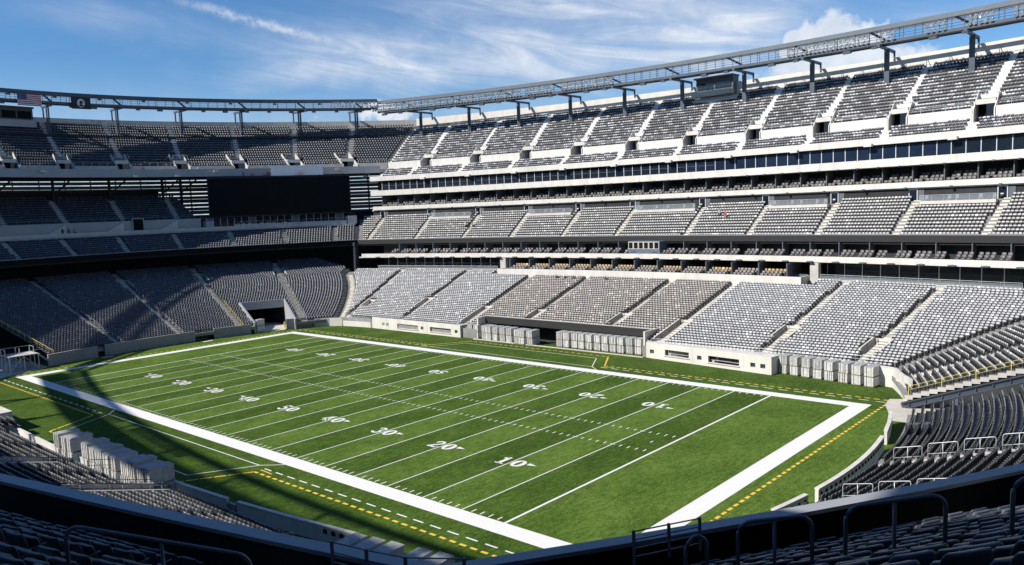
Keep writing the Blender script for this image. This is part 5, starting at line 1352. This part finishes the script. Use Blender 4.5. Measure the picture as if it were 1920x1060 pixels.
parapet_rail([(77.45, -56.35, 17.4), (77.78, -55.72, 17.4), (78.08, -55.15, 17.4)], .62, 'small four-bar guard rail on the parapet right of centre')
kr = 0
for j, (u, rws) in enumerate(((0.0, (2, 5, 8, 11)), (-11.0, (3, 6, 9, 12, 15)))):
    for k, i in enumerate(rws):
        d, dn2, z = RR[i]; d2, _, z2 = RR[i + 2]; s1 = u * (1 + KE * (d - E0)); s2 = u * (1 + KE * (d2 - E0))
        hoop(pt('right', s1 - .75, d + .1, z), pt('right', s2 - .75, d2 + .5, z2), 1.5, .03, 'railpale', f'pale hooped rail on the {"upper" if j == 0 else "lower"} aisle of the right stand, {ORD[k]} from the left', 'hooped rails in the right end stand')
for j, u in enumerate((10.3, 21.8, 38.4)):
    for k, i in enumerate((1, 5, 9)):
        rws = f_rows(14); d, _, z = rws[i]; d2, _, z2 = rws[i + 2]; z -= .55; z2 -= .55; s1 = u * (1 + KF * (d - F0)); s2 = u * (1 + KF * (d2 - F0))
        hoop(pt('near', s1 + .7, d, z), pt('near', s2 + .7, d2 + .4, z2), .95, .03, 'rail', f'grey hooped rail on the {["left", "middle", "right"][j]} near aisle, {["front", "second", "third"][k]} one', 'hooped rails in the near lower stand')

# ------------------------------------------------------------------ people
def person_mesh(pose, name):
    J = {'stand': [((0, 0, .95), .15), ((0, 0, 1.2), .15), ((0, 0, 1.42), .16), ((0, 0, 1.53), .06), ((0, -.02, 1.66), .105),
                   ((.1, 0, .9), .1), ((.11, -.01, .5), .07), ((.11, .02, .08), .05), ((.11, -.12, .04), .045), ((-.1, 0, .9), .1), ((-.12, .02, .5), .07), ((-.12, .04, .08), .05), ((-.12, -.1, .04), .045),
                   ((.2, 0, 1.4), .065), ((.26, .02, 1.14), .05), ((.25, -.1, .92), .04), ((-.2, 0, 1.4), .065), ((-.27, .02, 1.14), .05), ((-.24, -.12, .95), .04)],
         'sit': [((0, 0, .5), .16), ((0, .03, .75), .15), ((0, .03, .98), .16), ((0, .01, 1.09), .06), ((0, -.03, 1.22), .105),
                 ((.1, -.05, .48), .1), ((.12, -.45, .5), .075), ((.12, -.47, .1), .05), ((.12, -.6, .05), .045), ((-.1, -.05, .48), .1), ((-.13, -.45, .5), .075), ((-.13, -.47, .1), .05), ((-.13, -.6, .05), .045),
                 ((.2, .02, .95), .065), ((.25, -.05, .7), .05), ((.16, -.3, .58), .04), ((-.2, .02, .95), .065), ((-.25, -.05, .7), .05), ((-.16, -.3, .58), .04)]}[pose]
    Ed = [(0, 1), (1, 2), (2, 3), (3, 4), (0, 5), (5, 6), (6, 7), (7, 8), (0, 9), (9, 10), (10, 11), (11, 12), (2, 13), (13, 14), (14, 15), (2, 16), (16, 17), (17, 18)]
    me = bpy.data.meshes.new(name); me.from_pydata([p for p, r in J], Ed, []); o = bpy.data.objects.new(name, me); COL.objects.link(o)
    md = o.modifiers.new('skin', 'SKIN')
    for i, (p, r) in enumerate(J): me.skin_vertices[0].data[i].radius = (r, r * (.75 if i in (0, 1, 2) else 1))
    me.skin_vertices[0].data[0].use_root = True
    o.modifiers.new('sub', 'SUBSURF').levels = 1
    dg = bpy.context.evaluated_depsgraph_get(); r = bpy.data.meshes.new_from_object(o.evaluated_get(dg)); bpy.data.objects.remove(o); return r
PM = {k: person_mesh(k, 'person') for k in ('stand', 'sit')}
def person(p, rz, pose, shirt, legs, label, hair=(.03, .02, .015)):
    me = PM[pose].copy(); me.materials.clear()
    for nm, c in (('shirt', shirt), ('trousers', legs), ('skin', (.45, .28, .20))): me.materials.append(simple(f'{nm}_{c}', c, .8))
    zh = .95 if pose == 'stand' else .56; zn = 1.5 if pose == 'stand' else 1.07
    for f_ in me.polygons:
        c = f_.center; f_.material_index = 2 if c.z > zn or (abs(c.x) > .2 and c.z < zh + .15 and pose == 'stand') else (1 if c.z < zh else 0); f_.use_smooth = True
    o = link('person', me, None, p, rz); tag(o, label, 'person')
    hb = MB(); z0 = 1.70 if pose == 'stand' else 1.26; rings = [(0, .10), (.05, .095), (.09, .06), (.105, .01)]
    for dz, r in rings:
        for q in range(8): hb.v.append((r * math.cos(q * math.pi / 4), .01 + r * math.sin(q * math.pi / 4), z0 + dz))
    for j in range(3):
        for q in range(8): hb.f.append((j * 8 + q, j * 8 + (q + 1) % 8, j * 8 + 8 + (q + 1) % 8, j * 8 + 8 + q))
    hb.build('hair', simple('hair_dark', hair, .7), o, True); return o
def on_row(side, rows, i, s): d, dn2, z = rows[i]; return pt(side, s, d + .25, z)
DK = (.02, .02, .025)
person(on_row('far', FM, 7, 16.2), yaw('far', 16, 75), 'stand', (.55, .03, .06), (.25, .25, .27), 'person in a red top standing among the far middle seats')
person(on_row('far', FM, 8, 14.6), yaw('far', 14, 75) + .6, 'stand', (.5, .5, .5), DK, 'person in a pale top beside the one in red')
for k in range(3): person(on_row('far', FM, 6, -47.6 + k * 1.0), yaw('far', -47, 75) + k, 'stand', [(.5, .5, .5), DK, (.3, .25, .2)][k], DK, f'{["left", "middle", "right"][k]} of three small people in the far left middle seats')
rws = f_rows(33)
for k in range(3): person(on_row('far', rws, 28, -14.2 + k * 2.0), yaw('far', -12, 62), 'sit', DK, DK, f'person in black seated at the back of the taupe seats, {["left", "middle", "right"][k]} of three')
person(on_row('far', rws, 28, -2.6), yaw('far', -2, 62), 'sit', DK, DK, 'lone person in black seated right of the group of three')
person(pt('left', 19.8, 107.4, 34.9), yaw('left', 20, 107), 'stand', (.5, .16, .08), DK, 'person in an orange top on the left upper walkway')
person(pt('left', 31.8, 107.2, 34.9), yaw('left', 30, 107) + .5, 'stand', (.6, .6, .58), (.3, .3, .32), 'person in white beside an exit of the left top stand')
person(pt('left', 65.8, 107.6, 34.9), yaw('left', 65, 107) - .5, 'stand', (.6, .6, .58), (.5, .5, .5), 'person in pale clothes in the exit above the sign')
for k in range(3): person(pt('left', -.2 + k * 1.3, 103.5, 21.4), yaw('left', 0, 103) + k, 'stand', [DK, DK, (.4, .42, .45)][k], DK, f'{["left", "middle", "right"][k]} person on the dim walkway of the left middle stand')

# ------------------------------------------------------------------ odds and ends
for k, (x, y, z) in enumerate(((64.6, 10.6, 2.3), (65.4, 10.2, 2.55), (66.3, 9.9, 2.8))):
    T = thing('barrel', f'dark round barrel at the edge of the right seats, {["left", "middle", "right"][k]} of three', 'barrel', (x, y, z - .6), group='dark barrels by the right tunnel')
    q = MB(); n = 14
    pr_ = [(.27, 0), (.31, .1), (.32, .45), (.31, .8), (.28, .9), (.26, .92)]
    for r, zz in pr_:
        for a in range(n): q.v.append((r * math.cos(2 * math.pi * a / n), r * math.sin(2 * math.pi * a / n), zz))
    for j in range(len(pr_) - 1):
        for a in range(n): q.f.append((j * n + a, j * n + (a + 1) % n, (j + 1) * n + (a + 1) % n, (j + 1) * n + a))
    q.build('body', 'seatfg2', T); q = MB(); q.poly([(.255 * math.cos(2 * math.pi * a / n), .255 * math.sin(2 * math.pi * a / n), .915) for a in range(n)]); q.build('lid', 'booth', T)
# scaffold stair platform at the near left corner
T = thing('scaffold_platform', 'grey steel scaffold stair platform by the left end wall', 'scaffold', (-63.5, -23.2, 0))
for x in (-2, 0, 2):
    for y in (-2.2, 0, 2.2): q = MB(); q.beam((x, y, 0), (x, y, 3.6 if x < 2 else 2.6), .12, .12); q.build('post', 'railpale', T)
q = MB(); q.box((0, 0, 2.55), (4.2, 4.6, .12)); q.build('deck', 'concrete', T)
q = MB()
for a, b in (((-2, -2.2, .2), (-2, 0, 2.4)), ((2, -2.2, .2), (2, 0, 2.4)), ((2, 2.2, .2), (2, 0, 2.4)), ((-2, -2.2, 2.4), (0, -2.2, .2)), ((2, -2.2, 2.4), (0, -2.2, .2))): q.beam(a, b, .07, .07)
q.build('brace', 'railpale', T); q = MB()
for y in (-2.2, 2.2): q.tube([(-2, y, 3.6), (0, y, 3.6)], .04, 6)
q.tube([(-2, -2.2, 3.6), (-2, 2.2, 3.6)], .04, 6); q.build('top_rail', 'railpale', T)
q = MB()
for k in range(8): q.box((.6, 2.6 + k * .32, 2.3 - k * .3), (1.4, .3, .06))
q.build('stair_tread', 'concrete', T)
# yellow bollards in the tunnel and small white mats on the turf
for k, (x, y) in enumerate(((-63.6, 28.6),)):
    T = thing('bollard', 'yellow bollard at the right side of the corner tunnel', 'bollard', (x, y, 0)); q = MB(); q.tube([(0, 0, 0), (0, 0, 1.25)], .17, 10); q.build('post', 'yellow', T); q = MB(); q.tube([(0, 0, 1.25), (0, 0, 1.32)], .12, 10); q.build('cap', 'yellow', T)
for k, (x, y, lb) in enumerate(((-61.6, 9.6, 'crumpled white mat on turf at the middle gate of the left wall'), (-61.8, -9.6, 'crumpled white mat on turf at the left gate gap'))):
    q = MB(); n = 8
    for i in range(n):
        for j in range(3):
            f_ = lambda a, b: (x + (b / 3 - .5) * .9 + .08 * math.sin(a * 2.1), y + (a / n - .5) * 2.0 + .06 * math.sin(b * 3), .03 + .05 * abs(math.sin(a * 1.7 + b)))
            q.quad(f_(i, j), f_(i + 1, j), f_(i + 1, j + 1), f_(i, j + 1))
    tag(q.build('ground_mat', 'white'), lb, 'mat')
# gate gap backs in the left end wall
for y, lb in ((10.2, 'dark gate recess in the middle of the left end wall'), (-9.9, 'narrow dark gate recess in the left end wall')):
    T = thing('gate', lb, 'gate', (-64.9, y, 0)); q = MB(); q.box((-.9, 0, 1.1), (.1, 4.4 if y > 0 else 1.6, 2.2)); q.build('recess', 'dark', T)
    q = MB()
    for k in range(5): q.box((0, (-1.7 if y > 0 else -.55) + k * (.85 if y > 0 else .28), .9), (.05, .05, 1.7))
    q.box((0, 0, 1.75), (.06, 3.6 if y > 0 else 1.3, .06)); q.box((0, 0, .2), (.06, 3.6 if y > 0 else 1.3, .06)); q.build('gate_bars', 'rail', T)
# big outer shells so that daylight does not leak under the stands
print('objects', len(bpy.data.objects), 'seats', len(SEATS), 'single', len(keep))
